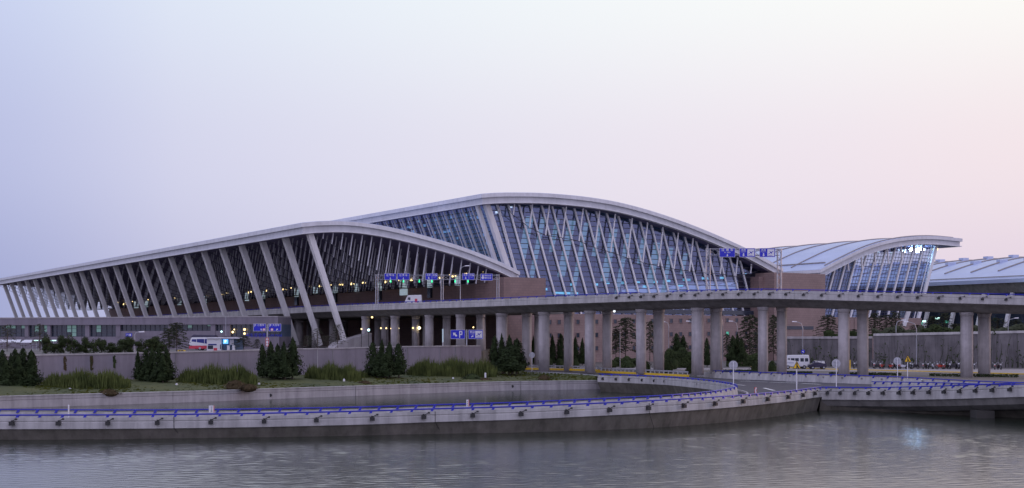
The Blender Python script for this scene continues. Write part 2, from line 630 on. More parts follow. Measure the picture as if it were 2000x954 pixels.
# far edge of the lake, where the lower ground starts
gf = [Vector((-420, 150, ZG)), G(-60, 172, ZG), G(70, 181.5, ZG), G(400, 199.5, ZG), G(700, 221.5, ZG), G(940, 241.5, ZG), G(1030, 262, ZG), G(1170, 250, ZG),
      G(1345, 232, ZG), G(1420, 222, ZG), G(1500, 204, ZG), G(1700, 187, ZG), G(1873, 175, ZG), G(2000, 167, ZG), G(2150, 158, ZG), Vector((230, 160, ZG)), Vector((700, 150, ZG))]
mb = MB()
n = len(gf)
far = [Vector((p.x * 14, 6000, ZG)) for p in gf]
mid_ = [p.lerp(q, .03) for p, q in zip(gf, far)]
skirt = [Vector((p.x, p.y, -1)) for p in gf]
mb.grid([skirt, gf, mid_, far])
structure(mb, 'ground', 'ground', 'flat ground reaching to the horizon')

# raised plateau behind the long retaining wall
wall_px = [(-70, 694, 174), (70, 692.5, 182), (180, 690.5, 187.5), (270, 688.5, 192), (380, 686, 198.5), (480, 683.5, 205), (560, 681, 211), (650, 680, 218), (730, 677.5, 224.5), (860, 675.5, 235), (940, 675, 242)]
wallP = [W(*p) for p in wall_px]
mb = MB()
back = [Vector((-330, 420, ZP)), Vector((-330, 420, ZP)), Vector((-290, 460, ZP)), Vector((-260, 520, ZP)), Vector((-250, 560, ZP)), Vector((-220, 600, ZP)), Vector((-190, 560, ZP)), Vector((-150, 520, ZP)), T(150, 46, ZP), T(60, 46, ZP), T(-2, 46, ZP)]
front = [Vector((p.x, p.y + .25, ZP)) for p in wallP]
mb.grid([[Vector((p.x, p.y, 1.5)) for p in front], front, back])
mb.grid([[front[-1], Vector(front[-1].xy.to_3d()) + Vector((0, 0, 1.5))], [back[-1], Vector(back[-1].xy.to_3d()) + Vector((0, 0, 1.5))]])
structure(mb, 'terrace', 'ground', 'raised paved terrace behind the retaining wall')

# grassy bank
bank_px = [(-120, 803), (0, 798), (200, 791.5), (400, 785), (528, 780), (700, 773.5), (850, 768), (1000, 763), (1100, 761.5), (1205, 760)]


def pl(table, x):
    for a, b in zip(table, table[1:]):
        if x <= b[0]:
            break
    u = (x - a[0]) / (b[0] - a[0])
    return [a[i] + (b[i] - a[i]) * u for i in range(1, len(a))]


def bankY(px):
    return H * F / (pl(bank_px, px)[0] - HY)


backY = [(-120, 171), (-60, 174.6), (70, 182), (400, 199.7), (700, 222), (940, 242), (1030, 237), (1170, 215), (1205, 212)]
rows = []
rs = random.Random(3)
NV = 14
for j in range(NV + 1):
    v = j / NV
    r = []
    for px in range(-120, 1206, 12):
        y0, y1 = bankY(px) + .3, pl(backY, px)[0]
        Y = y0 + (y1 - y0) * v
        zb = 1.22 + (2.25 - 1.22) * v ** .8
        zb += .16 * sin(px * .021 + v * 3) * sin(v * pi) + .28 * math.exp(-((px - 545) / 45) ** 2 - ((v - .75) / .3) ** 2) + .3 * math.exp(-((px - 760) / 60) ** 2 - ((v - .75) / .3) ** 2)
        zb += rs.uniform(-.04, .04) * (0 < j < NV)
        r.append(G(px, Y, zb))
    rows.append(r)
mb = MB()
mb.grid(rows)
structure(mb, 'grass_bank', 'grass', 'dull autumn grass bank above the pool', smooth=True)

# scattered tufts on the bank
mb = MB()
for i in range(3000):
    px = rs.uniform(-100, 1200)
    v = rs.random()
    y0, y1 = bankY(px) + .5, pl(backY, px)[0] - .4
    Y = y0 + (y1 - y0) * v
    p = G(px, Y, 1.20 + 1.03 * v ** .8)
    w, h, a = rs.uniform(.15, .4), rs.uniform(.06, .18), rs.uniform(0, pi)
    d = Vector((cos(a) * w, sin(a) * w, 0))
    mb.add([p - d, p + d, p + d * .5 + Vector((0, 0, h)), p - d * .6 + Vector((0, 0, h * .8))], [(0, 1, 2, 3)])
structure(mb, 'grass', 'grass_tuft', 'short grass tufts on the bank', kind='stuff')

# quay wall of the pool under the bank
P = spline([G(px, bankY(px), 1.32) for px in (-120, 0, 200, 400, 528, 700, 850, 1000, 1100, 1205)], 3)
q = thing('quay_wall', 'long low concrete quay wall along the grass bank, pool water at its foot', 'wall', P[0])
mb = MB()
mb.sweep(P, [(0, 0), (0, -.38), (-.06, -.42), (-.06, -.5), (0, -.52), (.06, ('a', -1)), (-.5, ('a', -1)), (-.5, 0)])
mb.build('wall', 'concrete', q)
mb = MB()
mb.sweep(P, [(.08, .12), (.08, .003), (-.42, .003), (-.42, .12)])
mb.build('coping', 'concrete_light', q)
for px, py in ((528, 772.5), (1001, 755)):
    mb = MB()
    c = W(px, py, bankY(px))
    mb.tube([c + Vector((0, -.08, 0)), c + Vector((0, .3, 0))], .22, 12)
    mb.build('drain_outlet', 'steel_dark', q)
for px in (338, 695, 1017):
    mb = MB()
    p = G(px, bankY(px), .66)
    mb.box((p.x, p.y - .09, .72), (.07, .04, 1.5))
    mb.build('joint', 'concrete_dark', q)

# ------------------------------------------------------------------ near ramp, its parapets and rails
outer_px = [(-90, 812, 107), (0, 811.5, 105.5), (200, 811, 106), (340, 810, 107), (500, 808, 108), (700, 803.8, 110), (850, 799, 112), (1000, 795, 113.5), (1170, 788, 116.5), (1300, 781.5, 120.5), (1430, 773.5, 128), (1540, 764, 139), (1580, 759, 145), (1605, 756.6, 149), (1640, 756.8, 148.6), (1717, 757.2, 146.5), (1826, 754.8, 140), (1935, 750.6, 134), (2000, 748, 131), (2150, 742, 124)]
def longer(P, k):                          # carry a path on past the edge of view
    return P + [P[-1] + (P[-1] - P[-2]) * (k * j / 3) for j in (1, 2, 3)]


OUT = spline(longer([W(*p) for p in outer_px], 5), 1.5)
i0 = min(range(len(OUT)), key=lambda i: abs(OUT[i].x / OUT[i].y * F + 1000 - 1608))
inner_px = [(-90, 800, 115.5), (0, 800.3, 115), (280, 801, 113.5), (500, 799, 114.5), (700, 795.5, 117), (850, 791, 120), (1000, 786.5, 121.6), (1170, 779, 126.6), (1320, 771, 132.5), (1400, 763.3, 143), (1430, 757.5, 148), (1439, 753.5, 151.5), (1434, 750, 157), (1415, 746.5, 164), (1390, 743, 172), (1340, 738.2, 181), (1300, 735.5, 190), (1240, 733, 197), (1170, 731, 203)]
INN = spline([W(*p) for p in inner_px], 1.2)
inn_far_i = min(range(len(INN)), key=lambda i: (INN[i] - W(1439, 753.5, 151.5)).length)

ramp_t = thing('ramp_bridge', 'curving concrete ramp bridge with blue rails, closest to the water', 'bridge', OUT[0])
mb = MB()
mb.sweep(OUT[:i0 + 1], [(0, -.2), (0, -.46), (-.06, -.49), (-.06, -.56), (.03, -.6), (.03, -1.1), (-.14, -1.14), (-.95, ('a', -1.0)), (-1.8, ('a', -1.0)), (-1.5, -1.04), (-.45, -1.04), (-.3, -.2)])
mb.build('parapet', 'concrete_light', ramp_t)
mb = MB()
mb.sweep(OUT[i0:], [(0, -.2), (0, -.46), (-.06, -.49), (-.06, -.56), (.03, -.6), (.03, -1.38), (-.2, -1.42), (-.2, -1.04), (-.45, -1.04), (-.3, -.2)])
mb.build('parapet', 'concrete_light', ramp_t)
mb = MB()
mb.sweep(OUT[i0:], [(-.21, -1.43), (-.55, -2.1), (-1.5, -2.62), (-3.2, -2.8), (-9.0, -2.8), (-12.0, -1.5), (-12, -1.06), (-.21, -1.06)])
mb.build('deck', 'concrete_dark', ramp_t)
mb = MB()                                  # dark sloping foot of the ramp, standing in the water
mb.sweep(OUT[:i0 + 1], [(-.13, -1.15), (-.93, ('a', -1.0)), (-1.0, ('a', -1.0)), (-.3, -1.12)])
for i in range(len(mb.v)):
    pass
mb.v = [v + Vector((0, -.004, 0)) for v in mb.v]
mb.build('foot_wall', 'foot_concrete', ramp_t)
mb = MB()                                  # the foot wall fades back under the bridge span
r0_, r1_ = [], []
for k_ in range(16):
    a, b = OUT[i0 + k_ - 1], OUT[i0 + k_ + 1]
    t = (b - a).xy.normalized()
    nn = Vector((-t.y, t.x, 0))
    p = OUT[i0 + k_]
    q0, q1 = p + nn * (.16 + .10 * k_), p + nn * (.95 + .30 * k_)
    r0_.append(Vector((q0.x, q0.y, p.z - 1.15 - .02 * k_)))
    r1_.append(Vector((q1.x, q1.y, -1)))
mb.grid([r0_, r1_])
mb.build('foot_wall', 'foot_concrete', ramp_t)
mb = MB()
c = G(1920, 135.5, .2)
mb.prism([(c.x - .9, c.y - .8, -2), (c.x + .9, c.y - .8, -2), (c.x + .9, c.y + 1.2, -2), (c.x - .9, c.y + 1.2, -2)], (0, 0, 2.75))
mb.build('pier', 'pier_concrete', ramp_t)
mb = MB()                                  # inner parapet that runs round the nose and back along the far ramp
mb.sweep(INN[:inn_far_i + 1], [(-.3, -.2), (.0, -.2), (.14, -1.04), (-.2, -1.04), (-1.0, ('a', -1)), (-1.4, ('a', -1)), (-.45, -1.0)])
mb.sweep(INN[inn_far_i:], [(-.3, -.2), (0, -.2), (.14, -1.04), (.0, -1.2), (-.33, -1.2), (-.33, -.6), (-.25, -.57), (-.25, -.5), (-.3, -.47)])
mb.build('parapet', 'concrete_light', ramp_t)
mb = MB()
mb.sweep([p for p in INN[inn_far_i + 4:]], [(-.31, -1.203), (-.05, -1.203), (1.2, ('a', -1)), (.9, ('a', -1))])
mb.build('foot_wall', 'foot_concrete', ramp_t)
mb = MB()                                  # kerb round the nose
kn = [W(1436, 757.5, 153) + Vector((0, 0, -.6)), W(1450, 757, 154.5) + Vector((0, 0, -.9))]
nose = INN[inn_far_i - 9:inn_far_i + 9]
mb.sweep([p + Vector((0, 0, -.85)) for p in nose], [(1.1, 0), (1.3, 0), (1.35, -.2), (1.05, -.2)])
mb.build('kerb', 'concrete', ramp_t)
# expansion joints in the outer face
for px in (338, 845, 1278):
    i = min(range(len(OUT)), key=lambda i: abs(OUT[i].x / OUT[i].y * F + 1000 - px))
    p = OUT[i]
    mb = MB()
    mb.beam(p + Vector((0, -.035, -.2)), p + Vector((0, -.035, -1.1)), .05, .03, (0, 1, 0))
    mb.beam(p + Vector((0, -.03, -1.1)), Vector((p.x + .5, p.y + .75, 0)), .035, .03, (0, 1, 0))
    mb.build('joint', 'steel_dark', ramp_t)

# road on the ramp
road = MB()
def at_px(P, px, a=0, b=None):
    b = len(P) if b is None else b
    return P[min(range(a, b), key=lambda i: abs(P[i].x / P[i].y * F + 1000 - px))]
rowA = [[], []]
for px in list(range(-80, 1440, 40)) + [1436]:
    a, b = at_px(OUT, px), at_px(INN, px, 0, inn_far_i + 1)
    rowA[0].append(a + Vector((0, .32, -1.0)))
    rowA[1].append(b + Vector((0, -.12, -1.0)))
road.grid(rowA)
farp_px = [(1362, 729, 222), (1372, 725, 222), (1385, 723.8, 220), (1430, 725.5, 212), (1500, 728, 204), (1600, 731, 194), (1700, 734.3, 186), (1790, 738, 179), (1873, 743, 173), (2000, 748, 163), (2150, 753, 154)]
FARP = spline(longer([W(*p) for p in farp_px], 5), 2.0)
fz = lambda px: pl([(1300, -6.32), (1720, -6.28), (1826, -6.0), (1935, -5.62), (2000, -5.45), (2160, -5.25)], px)[0] + H
rowB = [[], [], []]
for px in range(1436, 2640, 24):
    a, b = at_px(OUT, px), at_px(FARP, px)
    z = fz(px)
    rowB[0].append(Vector((a.x, a.y + .32, a.z - 1.0)))
    m_ = a.lerp(b, .5)
    rowB[1].append(Vector((m_.x, m_.y, z)))
    rowB[2].append(Vector((b.x, b.y + .3, z)))
road.grid(rowB)
rowC = [[], [], []]
guard_px = [(1000, 719.5, 253), (1030, 720, 250), (1100, 721, 243), (1170, 723, 236), (1250, 729.5, 226), (1345, 734.5, 216)]
for px in range(1000, 1440, 20):
    a = at_px(INN, px, inn_far_i) if px > 1172 else G(px, pl(backY, px)[0] - .2, 2.3)
    z = pl([(990, 2.3), (1170, 2.0), (1300, 1.72), (1450, 1.68)], px)[0]
    b = W(px, *pl(guard_px, px)) if px < 1345 else G(px, 222, z)
    rowC[0].append(Vector((a.x, a.y + .1, z)))
    rowC[1].append(Vector((b.x, b.y + 1.5, z)))
    rowC[2].append(G(px, pl([(990, 262), (1170, 251), (1345, 233), (1450, 221)], px)[0], ZG + .01))
road.grid(rowC)
road.add([rowA[1][-1], rowB[0][0], rowB[1][0], rowB[2][0], rowC[1][-1], rowC[0][-1]], [(0, 1, 2, 3, 4, 5)])
structure(road, 'road', 'asphalt', 'dark asphalt road on the ramps')


def road_hit(px, py, z):
    return G(px, (H - z) * F / (py - HY), z)


mb = MB()
for (x0, y0, x1, y1, w) in ((1437, 751.5, 1455, 753, .22), (1446, 744.9, 1500, 746.6, .26), (1504, 746.8, 1560, 748.8, .3), (1565, 749, 1602, 751, .3), (1434, 741.6, 1464, 743, .2), (1535, 745.8, 1558, 747, .2), (1492, 758.2, 1512, 763, .22)):
    a, b = road_hit(x0, y0, fz(1500) + .03), road_hit(x1, y1, fz(1500) + .03)
    n_ = Vector((-(b - a).y, (b - a).x, 0)).normalized() * w
    mb.add([a - n_, b - n_, b + n_, a + n_], [(0, 1, 2, 3)])
structure(mb, 'road_markings', 'paint_white', 'dashed white lane lines painted on the road')

# floodlights fixed to the outer face (parts of the ramp)
def floodlight_mesh():
    m = MB()
    m.box((0, -.26, -.15), (.36, .3, .30))
    m.box((0, -.12, .06), (.10, .30, .10))
    m.tube([(0, -.30, .02), (.35, -.36, .20)], .035, 5)
    m.box((.40, -.37, .21), (.16, .12, .14))
    return m


fl_px = [-60, 25, 116, 210, 308, 413, 514, 618, 724, 825, 921, 1017, 1103, 1188, 1263, 1333, 1394, 1448, 1495, 1535, 1565, 1588, 1614, 1641, 1669, 1698, 1728, 1757, 1786, 1817, 1847, 1876, 1909, 1941, 1973]
proto = floodlight_mesh().build('floodlight', 'steel_dark', None)
def dense(P, d=.2):
    return [p for p, a in walk(P, d)]


def mount(proto, parent, P, px, dz, first, rng=None):
    i = min(range(*(rng or (0, len(P)))), key=lambda i: abs(P[i].x / P[i].y * F + 1000 - px))
    a, b = P[max(0, i - 1)], P[min(len(P) - 1, i + 1)]
    r = atan2(b.y - a.y, b.x - a.x)
    o = proto if first else inst(proto, parent)
    o.parent = parent
    o.location = P[i] + Vector((0, 0, dz)) - parent.location
    o.rotation_euler = (0, 0, r)
OUTD = dense(OUT)
for k, px in enumerate(fl_px):
    mount(proto, ramp_t, OUTD, px, -.5, k == 0)
INND = dense(INN[inn_far_i:])
for px in (1177, 1202, 1227, 1252, 1276, 1298, 1322, 1343, 1362, 1378, 1393):
    i = min(range(len(INND)), key=lambda i: abs(INND[i].x / INND[i].y * F + 1000 - px))
    o = inst(proto, ramp_t, INND[i] + Vector((0, -.35, -.55)) - ramp_t.location, 0)


def guardrail(P, label, step, h=.22, r=.068, mat_='rail_blue', post=(.10, .12), off=.0):
    g = thing('guardrail', label, 'guardrail', P[0], 'blue guardrails on the concrete parapets')
    m = MB()
    m.tube(P, r, 6)
    m.build('rail', mat_, g, True)
    pm = MB()
    pm.hexa([Vector(v) for v in ((-.24, -.11, -h - .06), (-.03, -.11, -h - .06), (-.03, .11, -h - .06), (-.24, .11, -h - .06))],
            [Vector(v) for v in ((-.08, -.07, 0), (.12, -.07, 0), (.12, .07, 0), (-.08, .07, 0))])
    p0 = None
    pts = walk(P, step, step * .4)
    for (p, a) in pts[:100]:
        if p0 is None:
            p0 = pm.build('post', mat_, None)
            p0.parent = g
            o = p0
        else:
            o = inst(p0, g)
        o.location = p - g.location
        o.rotation_euler = (0, 0, a)
    return g


shift = lambda P, off: [p + Vector((0, off, 0)) for p in P]
guardrail(shift(OUT[:i0 + 1], .15), 'blue guardrail on the water-side parapet of the near curving ramp', 1.75)
guardrail(shift(OUT[i0:], .15), 'blue guardrail on the bridge span that crosses the dark water beside the square pier', 1.45)
guardrail(INN[:inn_far_i], 'blue guardrail between the near ramp and the enclosed pool', 1.75)
guardrail(INN[inn_far_i:], 'blue guardrail on the curved ramp parapet behind the pool, ending at the rounded nose', 1.9)
guardrail(shift(FARP[3:], 0), 'blue guardrail on the long pale wall in front of the viaduct pillars', 2.6)
wl = thing('road_parapet', 'pale concrete parapet wall between the road junction and the viaduct pillars', 'parapet wall', FARP[0])
mb = MB()
mb.sweep(FARP, [(0, -.2), (.16, -1.30), (.16, -1.6), (-.35, -1.6), (-.3, -.2)])
mb.build('wall', 'concrete_light', wl)
pm = MB()
pm.box((0, -.08, 0), (.28, .05, .24))
p0 = None
for (p, a) in walk(FARP, 3.6, 4.0):
    if p0 is None:
        p0 = pm.build('drain_block', 'concrete_dark', None)
        o = p0
        o.parent = wl
    else:
        o = inst(p0, wl)
    o.location = p + Vector((0, -.03, -.42)) - wl.location
    o.rotation_euler = (0, 0, a)
mb = MB()
mb.sweep(FARP[2:], [(.30, -1.26), (.42, -1.26), (.42, -1.42), (.30, -1.42)])
mb.build('kerb', 'concrete_dark', wl)
DIV = spline(longer([W(1703, 746, 165), W(1760, 746.6, 160), W(1830, 747.8, 154), W(1900, 750, 147), W(2000, 752, 142), W(2150, 753, 136)], 4), 2)
wl = thing('divider_parapet', 'short white divider parapet splitting the road beside the bridge span', 'parapet wall', DIV[0])
mb = MB()
mb.sweep(DIV, [(0, -.2), (.16, -1.5), (-.4, -1.5), (-.3, -.2)])
mb.build('wall', 'concrete_light', wl)
guardrail(DIV, 'blue guardrail on the short divider between the two lanes of the bridge span', 1.6)

# grey crash barrier with yellow kerb, two runs
for k, (pts, lab) in enumerate((([(1000, 712.6, 253), (1030, 713, 250), (1100, 714.2, 243), (1170, 716, 236)], 'grey two-rail crash barrier on a yellow kerb behind the cypress clump'),
                                ([(1166, 718, 236.5), (1250, 721.5, 226), (1344, 725.6, 216)], 'grey two-rail crash barrier on a yellow kerb ending beside the pale parapet'))):
    P = spline([W(*p) for p in pts], 2)
    g = thing('crash_barrier', lab, 'crash barrier', P[0], 'grey crash barriers on yellow kerbs')
    m = MB()
    m.sweep(P, [(0.05, .0), (.05, -.22), (-.05, -.22), (-.05, 0)])
    m.build('rail', 'steel', g)
    m = MB()
    m.sweep(P, [(0.25, -.56), (.25, -.9), (-.25, -.9), (-.25, -.56)])
    m.build('kerb', 'paint_yellow', g)
    m = MB()
    m.box((0, 0, -.3), (.16, .14, .56))
    p0 = None
    for (p, a) in walk(P, 1.15, .2):
        o = m.build('post', 'steel', None) if p0 is None else inst(p0, g)
        p0 = p0 or o
        o.parent = g
        o.location = p - g.location
P = spline([W(1030, 725.5, 232), W(1100, 728.5, 224), W(1172, 733.5, 214)], 2)
g = thing('low_fence', 'thin pale picket fence at the end of the grass bank', 'fence', P[0])
m = MB()
m.sweep(P, [(0.04, 0), (.04, -.1), (-.04, -.1), (-.04, 0)])
m.sweep(P, [(0.03, -.5), (.03, -.58), (-.03, -.58), (-.03, -.5)])
m.build('rail', 'sign_grey', g)
m = MB()
m.box((0, 0, -.4), (.08, .08, .85))
p0 = None
for (p, a) in walk(P, 1.0, .1):
    o = m.build('post', 'sign_grey', None) if p0 is None else inst(p0, g)
    p0 = p0 or o
    o.parent = g
    o.location = p - g.location

# ------------------------------------------------------------------ long retaining wall
wt = thing('retaining_wall', 'long lavender grey retaining wall behind the cypress clumps', 'wall', wallP[0])
mb = MB()
WP = spline(wallP, 3)
mb.sweep(WP, [(.0, -.2), (.12, ('a', 1.4)), (-.4, ('a', 1.4)), (-.4, -.2)])
mb.build('wall', 'concrete_wall', wt)
mb = MB()
mb.sweep(WP, [(.1, 0), (.1, -.197), (-.5, -.197), (-.5, 0)])
mb.build('coping', 'concrete', wt)
for px in (160, 345, 632, 650, 790, 846, 901, 250, 460):
    p = at_px(WP, px)
    mb = MB()
    mb.beam(p + Vector((0, -.06, -.2)), Vector((p.x, p.y - .16, 1.6)), .09, .05, (0, 1, 0))
    mb.build('joint', 'concrete_light' if px == 632 else 'concrete_dark', wt)
rv = random.Random(5)
for px in (133, 155, 166, 191, 232, 236, 113):   # dry creeper hanging down the wall
    p = at_px(WP, px)
    mb = MB()
    for k in range(26):
        z = p.z - .3 - rv.random() * 1.8
        x, y = p.x + rv.uniform(-.18, .18), p.y - .22
        a, h = rv.uniform(.05, .14), rv.uniform(.15, .4)
        mb.add([(x - a, y, z), (x + a, y, z - .05), (x + a * .4, y - .05, z - h), (x - a, y - .03, z - h * .8)], [(0, 1, 2, 3)])
    o = mb.build('dry_creeper', 'rust_bush' if px % 2 else 'hedge', wt)

# ------------------------------------------------------------------ elevated viaduct
via = [(2120, 578, 184), (2060, 577, 187), (2000, 575.5, 190), (1884, 573, 194.5), (1652, 568, 201), (1490, 564.8, 208), (1363, 567.2, 214.5), (1250, 571, 221), (1152, 575, 228.5), (1063, 578.5, 236), (980, 582, 245), (900, 585.5, 255), (838, 588, 264.5), (772, 590.5, 275.5), (714, 592.8, 287)]
VP = longer([W(*p) for p in via][::-1], 12)
VP = [T(330, 11.4, 15.0), T(200, 11.4, 15.2), T(90, 11.4, 15.5), T(40, 11.4, 15.7), T(14, 11.6, 15.75)] + VP
VIA = spline(VP, 4)
vt = thing('viaduct', 'elevated concrete road viaduct on round pillars in front of the terminal', 'viaduct', VIA[-1])
VW = 11.0
mb = MB()
mb.sweep(VIA, [(0, -.2), (0, -.62), (-.05, -.65), (-.05, -.75), (.03, -.78), (.03, -1.5), (-.2, -1.52), (-.3, -1.1), (-.25, -.2)])
mb.build('parapet', 'concrete_light', vt)
mb = MB()
mb.sweep(VIA, [(-VW, -.2), (-VW - .03, -1.5), (-VW + .2, -1.52), (-VW + .3, -1.1), (-VW + .25, -.2)])
mb.build('parapet', 'concrete_light', vt)
mb = MB()
mb.sweep(VIA, [(-.31, -1.1), (-.31, -1.52), (-1.6, -1.72), (-2.7, -2.45), (-3.3, -2.75), (-VW + 3.3, -2.75), (-VW + 2.7, -2.45), (-VW + 1.6, -1.72), (-VW + .31, -1.52), (-VW + .31, -1.1)])
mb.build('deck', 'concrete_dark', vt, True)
mb = MB()
mb.sweep(VIA, [(-.32, -1.09), (-VW + .32, -1.09), (-VW + .32, -1.0), (-.32, -1.0)])
mb.build('roadway', 'asphalt', vt)


def pillar_mesh(r, h):
    m = MB()
    m.tube([(0, 0, 0), (0, 0, h * .5), (0, 0, h - .6)], r, 20)
    m.tube([(0, 0, h - .62), (0, 0, h - .3), (0, 0, h)], r * 1.02, 20, r * 1.18)
    for z in (h * .33, h * .66):
        m.tube([(0, 0, z), (0, 0, z + .05)], r * 1.006, 20)
    return m


VIAD = dense([p for p in VIA if p.y < 330], .15)


def via_point(px, off):
    best = None
    for i in range(8, len(VIAD) - 8):
        a, b = VIAD[i - 8], VIAD[i + 8]
        t = (b - a).xy.normalized()
        p = VIAD[i] + Vector((-t.y, t.x, 0)) * off
        e = abs(p.x / p.y * F + 1000 - px)
        if best is None or e < best[0]:
            best = (e, p)
    return best[1]


for px, r in ((1888, .9), (1648, .86), (1491, .80), (1363, 1.0), (1252, .86), (1152, .92), (1063, 1.0), (980, 1.05), (900, .90), (838, .88), (772, .95), (714, .90)):
    p = via_point(px, 3.6)
    zb = ZP - .3 if px < 950 else ZG - .2
    pil = pillar_mesh(r, p.z - 2.72 - zb)
    o = pil.build('pillar', 'pillar_concrete', None, True)
    o.parent = vt
    o.location = Vector((p.x, p.y, zb)) - vt.location
for px, r in ((1923, .9), (1685, .86), (1527, .80), (1399, .96), (1287, .92), (1186, .84), (1111, .86), (1029, .9), (938, .8), (872, .8), (812, .8), (752, .85)):
    p = via_point(px, 7.6)
    zb = ZP - .3 if px < 950 else ZG - .2
    o = pillar_mesh(r, p.z - 2.72 - zb).build('pillar', 'pillar_concrete', None, True)
    o.parent = vt
    o.location = Vector((p.x, p.y, zb)) - vt.location
for s_ in range(28, 320, 20):
    for tt in (15.5, 20):
        o = pillar_mesh(.9, 7.4).build('pillar', 'pillar_concrete', None, True) if s_ == 28 and tt == 15.5 else inst(o, vt)
        o.parent = vt
        o.location = T(s_, tt, ZP - .3) - vt.location
proto_via = MB()
proto_via.box((0, -.18, -.14), (.38, .28, .28))
proto_via.box((.0, -.10, .08), (.1, .24, .1))
proto_via.box((.62, -.14, .20), (.16, .16, .16))
proto_via.tube([(0, -.14, .12), (.6, -.14, .2)], .03, 5)
pv = proto_via.build('floodlight', 'steel_dark', None)
for k, px in enumerate((1205, 1229, 1252, 1278, 1304, 1330, 1358, 1385, 1413, 1443, 1473, 1504, 1536, 1570, 1604, 1639, 1677, 1714, 1752, 1792, 1833, 1876, 1919, 1965, 2015)):
    mount(pv, vt, VIAD, px, -.68, k == 0)
gm = [p for p in VIA if p.x / p.y * F + 1000 > 1250]
guardrail(shift(gm, .12), 'blue guardrail on the near viaduct parapet where it swings from the terminal', 2.6)
gm = [p for p in VIA if p.x / p.y * F + 1000 <= 1252 and p.y < 300]
guardrail(shift(gm, .12), 'blue guardrail on the straight viaduct stretch beside the canopy signs', 2.4)
gm = [p for p in VIA if p.y >= 298]
guardrail(shift(gm, .12), 'blue guardrail on the departures deck behind the slanted canopy columns', 3.6)
GF = []
for i in range(1, len(VIA) - 1):
    a, b = VIA[i - 1], VIA[i + 1]
    t = (b - a).xy.normalized()
    GF.append(VIA[i] + Vector((-t.y, t.x, 0)) * (VW - .12))
GF = [p for p in GF if p.x / p.y * F + 1000 > 1480]
guardrail(GF, 'blue guardrail on the far parapet of the viaduct, just above the near one', 2.6)
# ceiling lamp dots under the deck
for px, py in ((727, 614), (1200, 592)):
    mb = MB()
    p = via_point(px, 4.2)
    mb.sphere((p.x, p.y, p.z - 2.9), .22)
    mb.build('soffit_lamp', 'lamp_warm' if px < 900 else 'sign_lit_white', vt)

# departures forecourt slab between viaduct and hall
fc = thing('departures_deck', 'flat concrete departures deck below the canopy ceiling', 'deck', T(-34, 22, 14.6))
mb = MB()
mb.hexa([T(-34, 21, 13.4), T(-34, 47.5, 13.4), T(325, 47.5, 13.4), T(325, 21, 13.4)], [T(-34, 21, 14.6), T(-34, 47.5, 14.6), T(325, 47.5, 14.6), T(325, 21, 14.6)])
mb.build('slab', 'concrete_dark', fc)
o = None
for s_ in range(-28, 320, 24):
    for tt in (28, 42):
        o = pillar_mesh(.8, 13.4 - ZP + .3 if s_ > -1 else 11.3).build('pillar', 'pillar_concrete', None, True) if o is None or s_ in (-28, -4, 20) else inst(o, fc)
        o.parent = fc
        o.location = T(s_, tt, (ZP - .3) if s_ > -1 else ZG - .2) - fc.location
# ------------------------------------------------------------------ terminal roofs
def roof(parent, P, s0, s1, lip=.55, h1=.85, h2=1.3):
    """P: upper edge of the gable as (t, z).  upper lip slab, lower band slab, dark ceiling below"""
    def ext(P, d):
        a, b, c, e = P[0], P[1], P[-2], P[-1]
        L0, L1 = hypot(b[0] - a[0], b[1] - a[1]), hypot(e[0] - c[0], e[1] - c[1])
        return [(a[0] - (b[0] - a[0]) / L0 * d, a[1] - (b[1] - a[1]) / L0 * d)] + P[1:-1] + [(e[0] + (e[0] - c[0]) / L1 * d, e[1] + (e[1] - c[1]) / L1 * d)]

    def slab(P, z0, z1, a, b):
        m = MB()
        n = len(P)
        for s in (a, b):
            m.v += [T(s, t, z + z1) for t, z in P] + [T(s, t, z + z0) for t, z in P]
        k = 2 * n
        for i in range(n - 1):
            m.f += [(i, i + 1, k + i + 1, k + i), (n + i, k + n + i, k + n + i + 1, n + i + 1), (i, n + i, n + i + 1, i + 1), (k + i, k + i + 1, k + n + i + 1, k + n + i)]
        m.f += [(0, k, k + n, n), (n - 1, 2 * n - 1, k + 2 * n - 1, k + n - 1)]
        m.m = [0] * len(m.f)
        return m
    slab(ext(P, lip), -h1, 0, s0 - lip, s1).build('roof_edge', 'roof_white', parent)
    slab(ext(P, lip - .1), .004, .08, s0 - lip + .1, s1).build('roof_cladding', 'roof_metal', parent)
    slab(P, -h1 - h2, -h1 - .003, s0, s1).build('roof', 'roof_lower', parent)
    slab(ext(P, lip - .12), -h1 - h2 - .22, -h1 - h2 - .003, s0 - lip + .12, s1).build('roof_flange', 'roof_white', parent)
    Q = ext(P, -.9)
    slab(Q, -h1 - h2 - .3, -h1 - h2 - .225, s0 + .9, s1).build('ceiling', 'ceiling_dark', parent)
    return lambda t: lerp_profile(P, t) - h1 - h2 - .3


def smooth_profile(pp, s=0.0, step=2.0):
    P = [tz(px, py, s) for px, py in pp]
    return [(v.x, v.y) for v in spline([Vector((a, b, 0)) for a, b in P], step)]


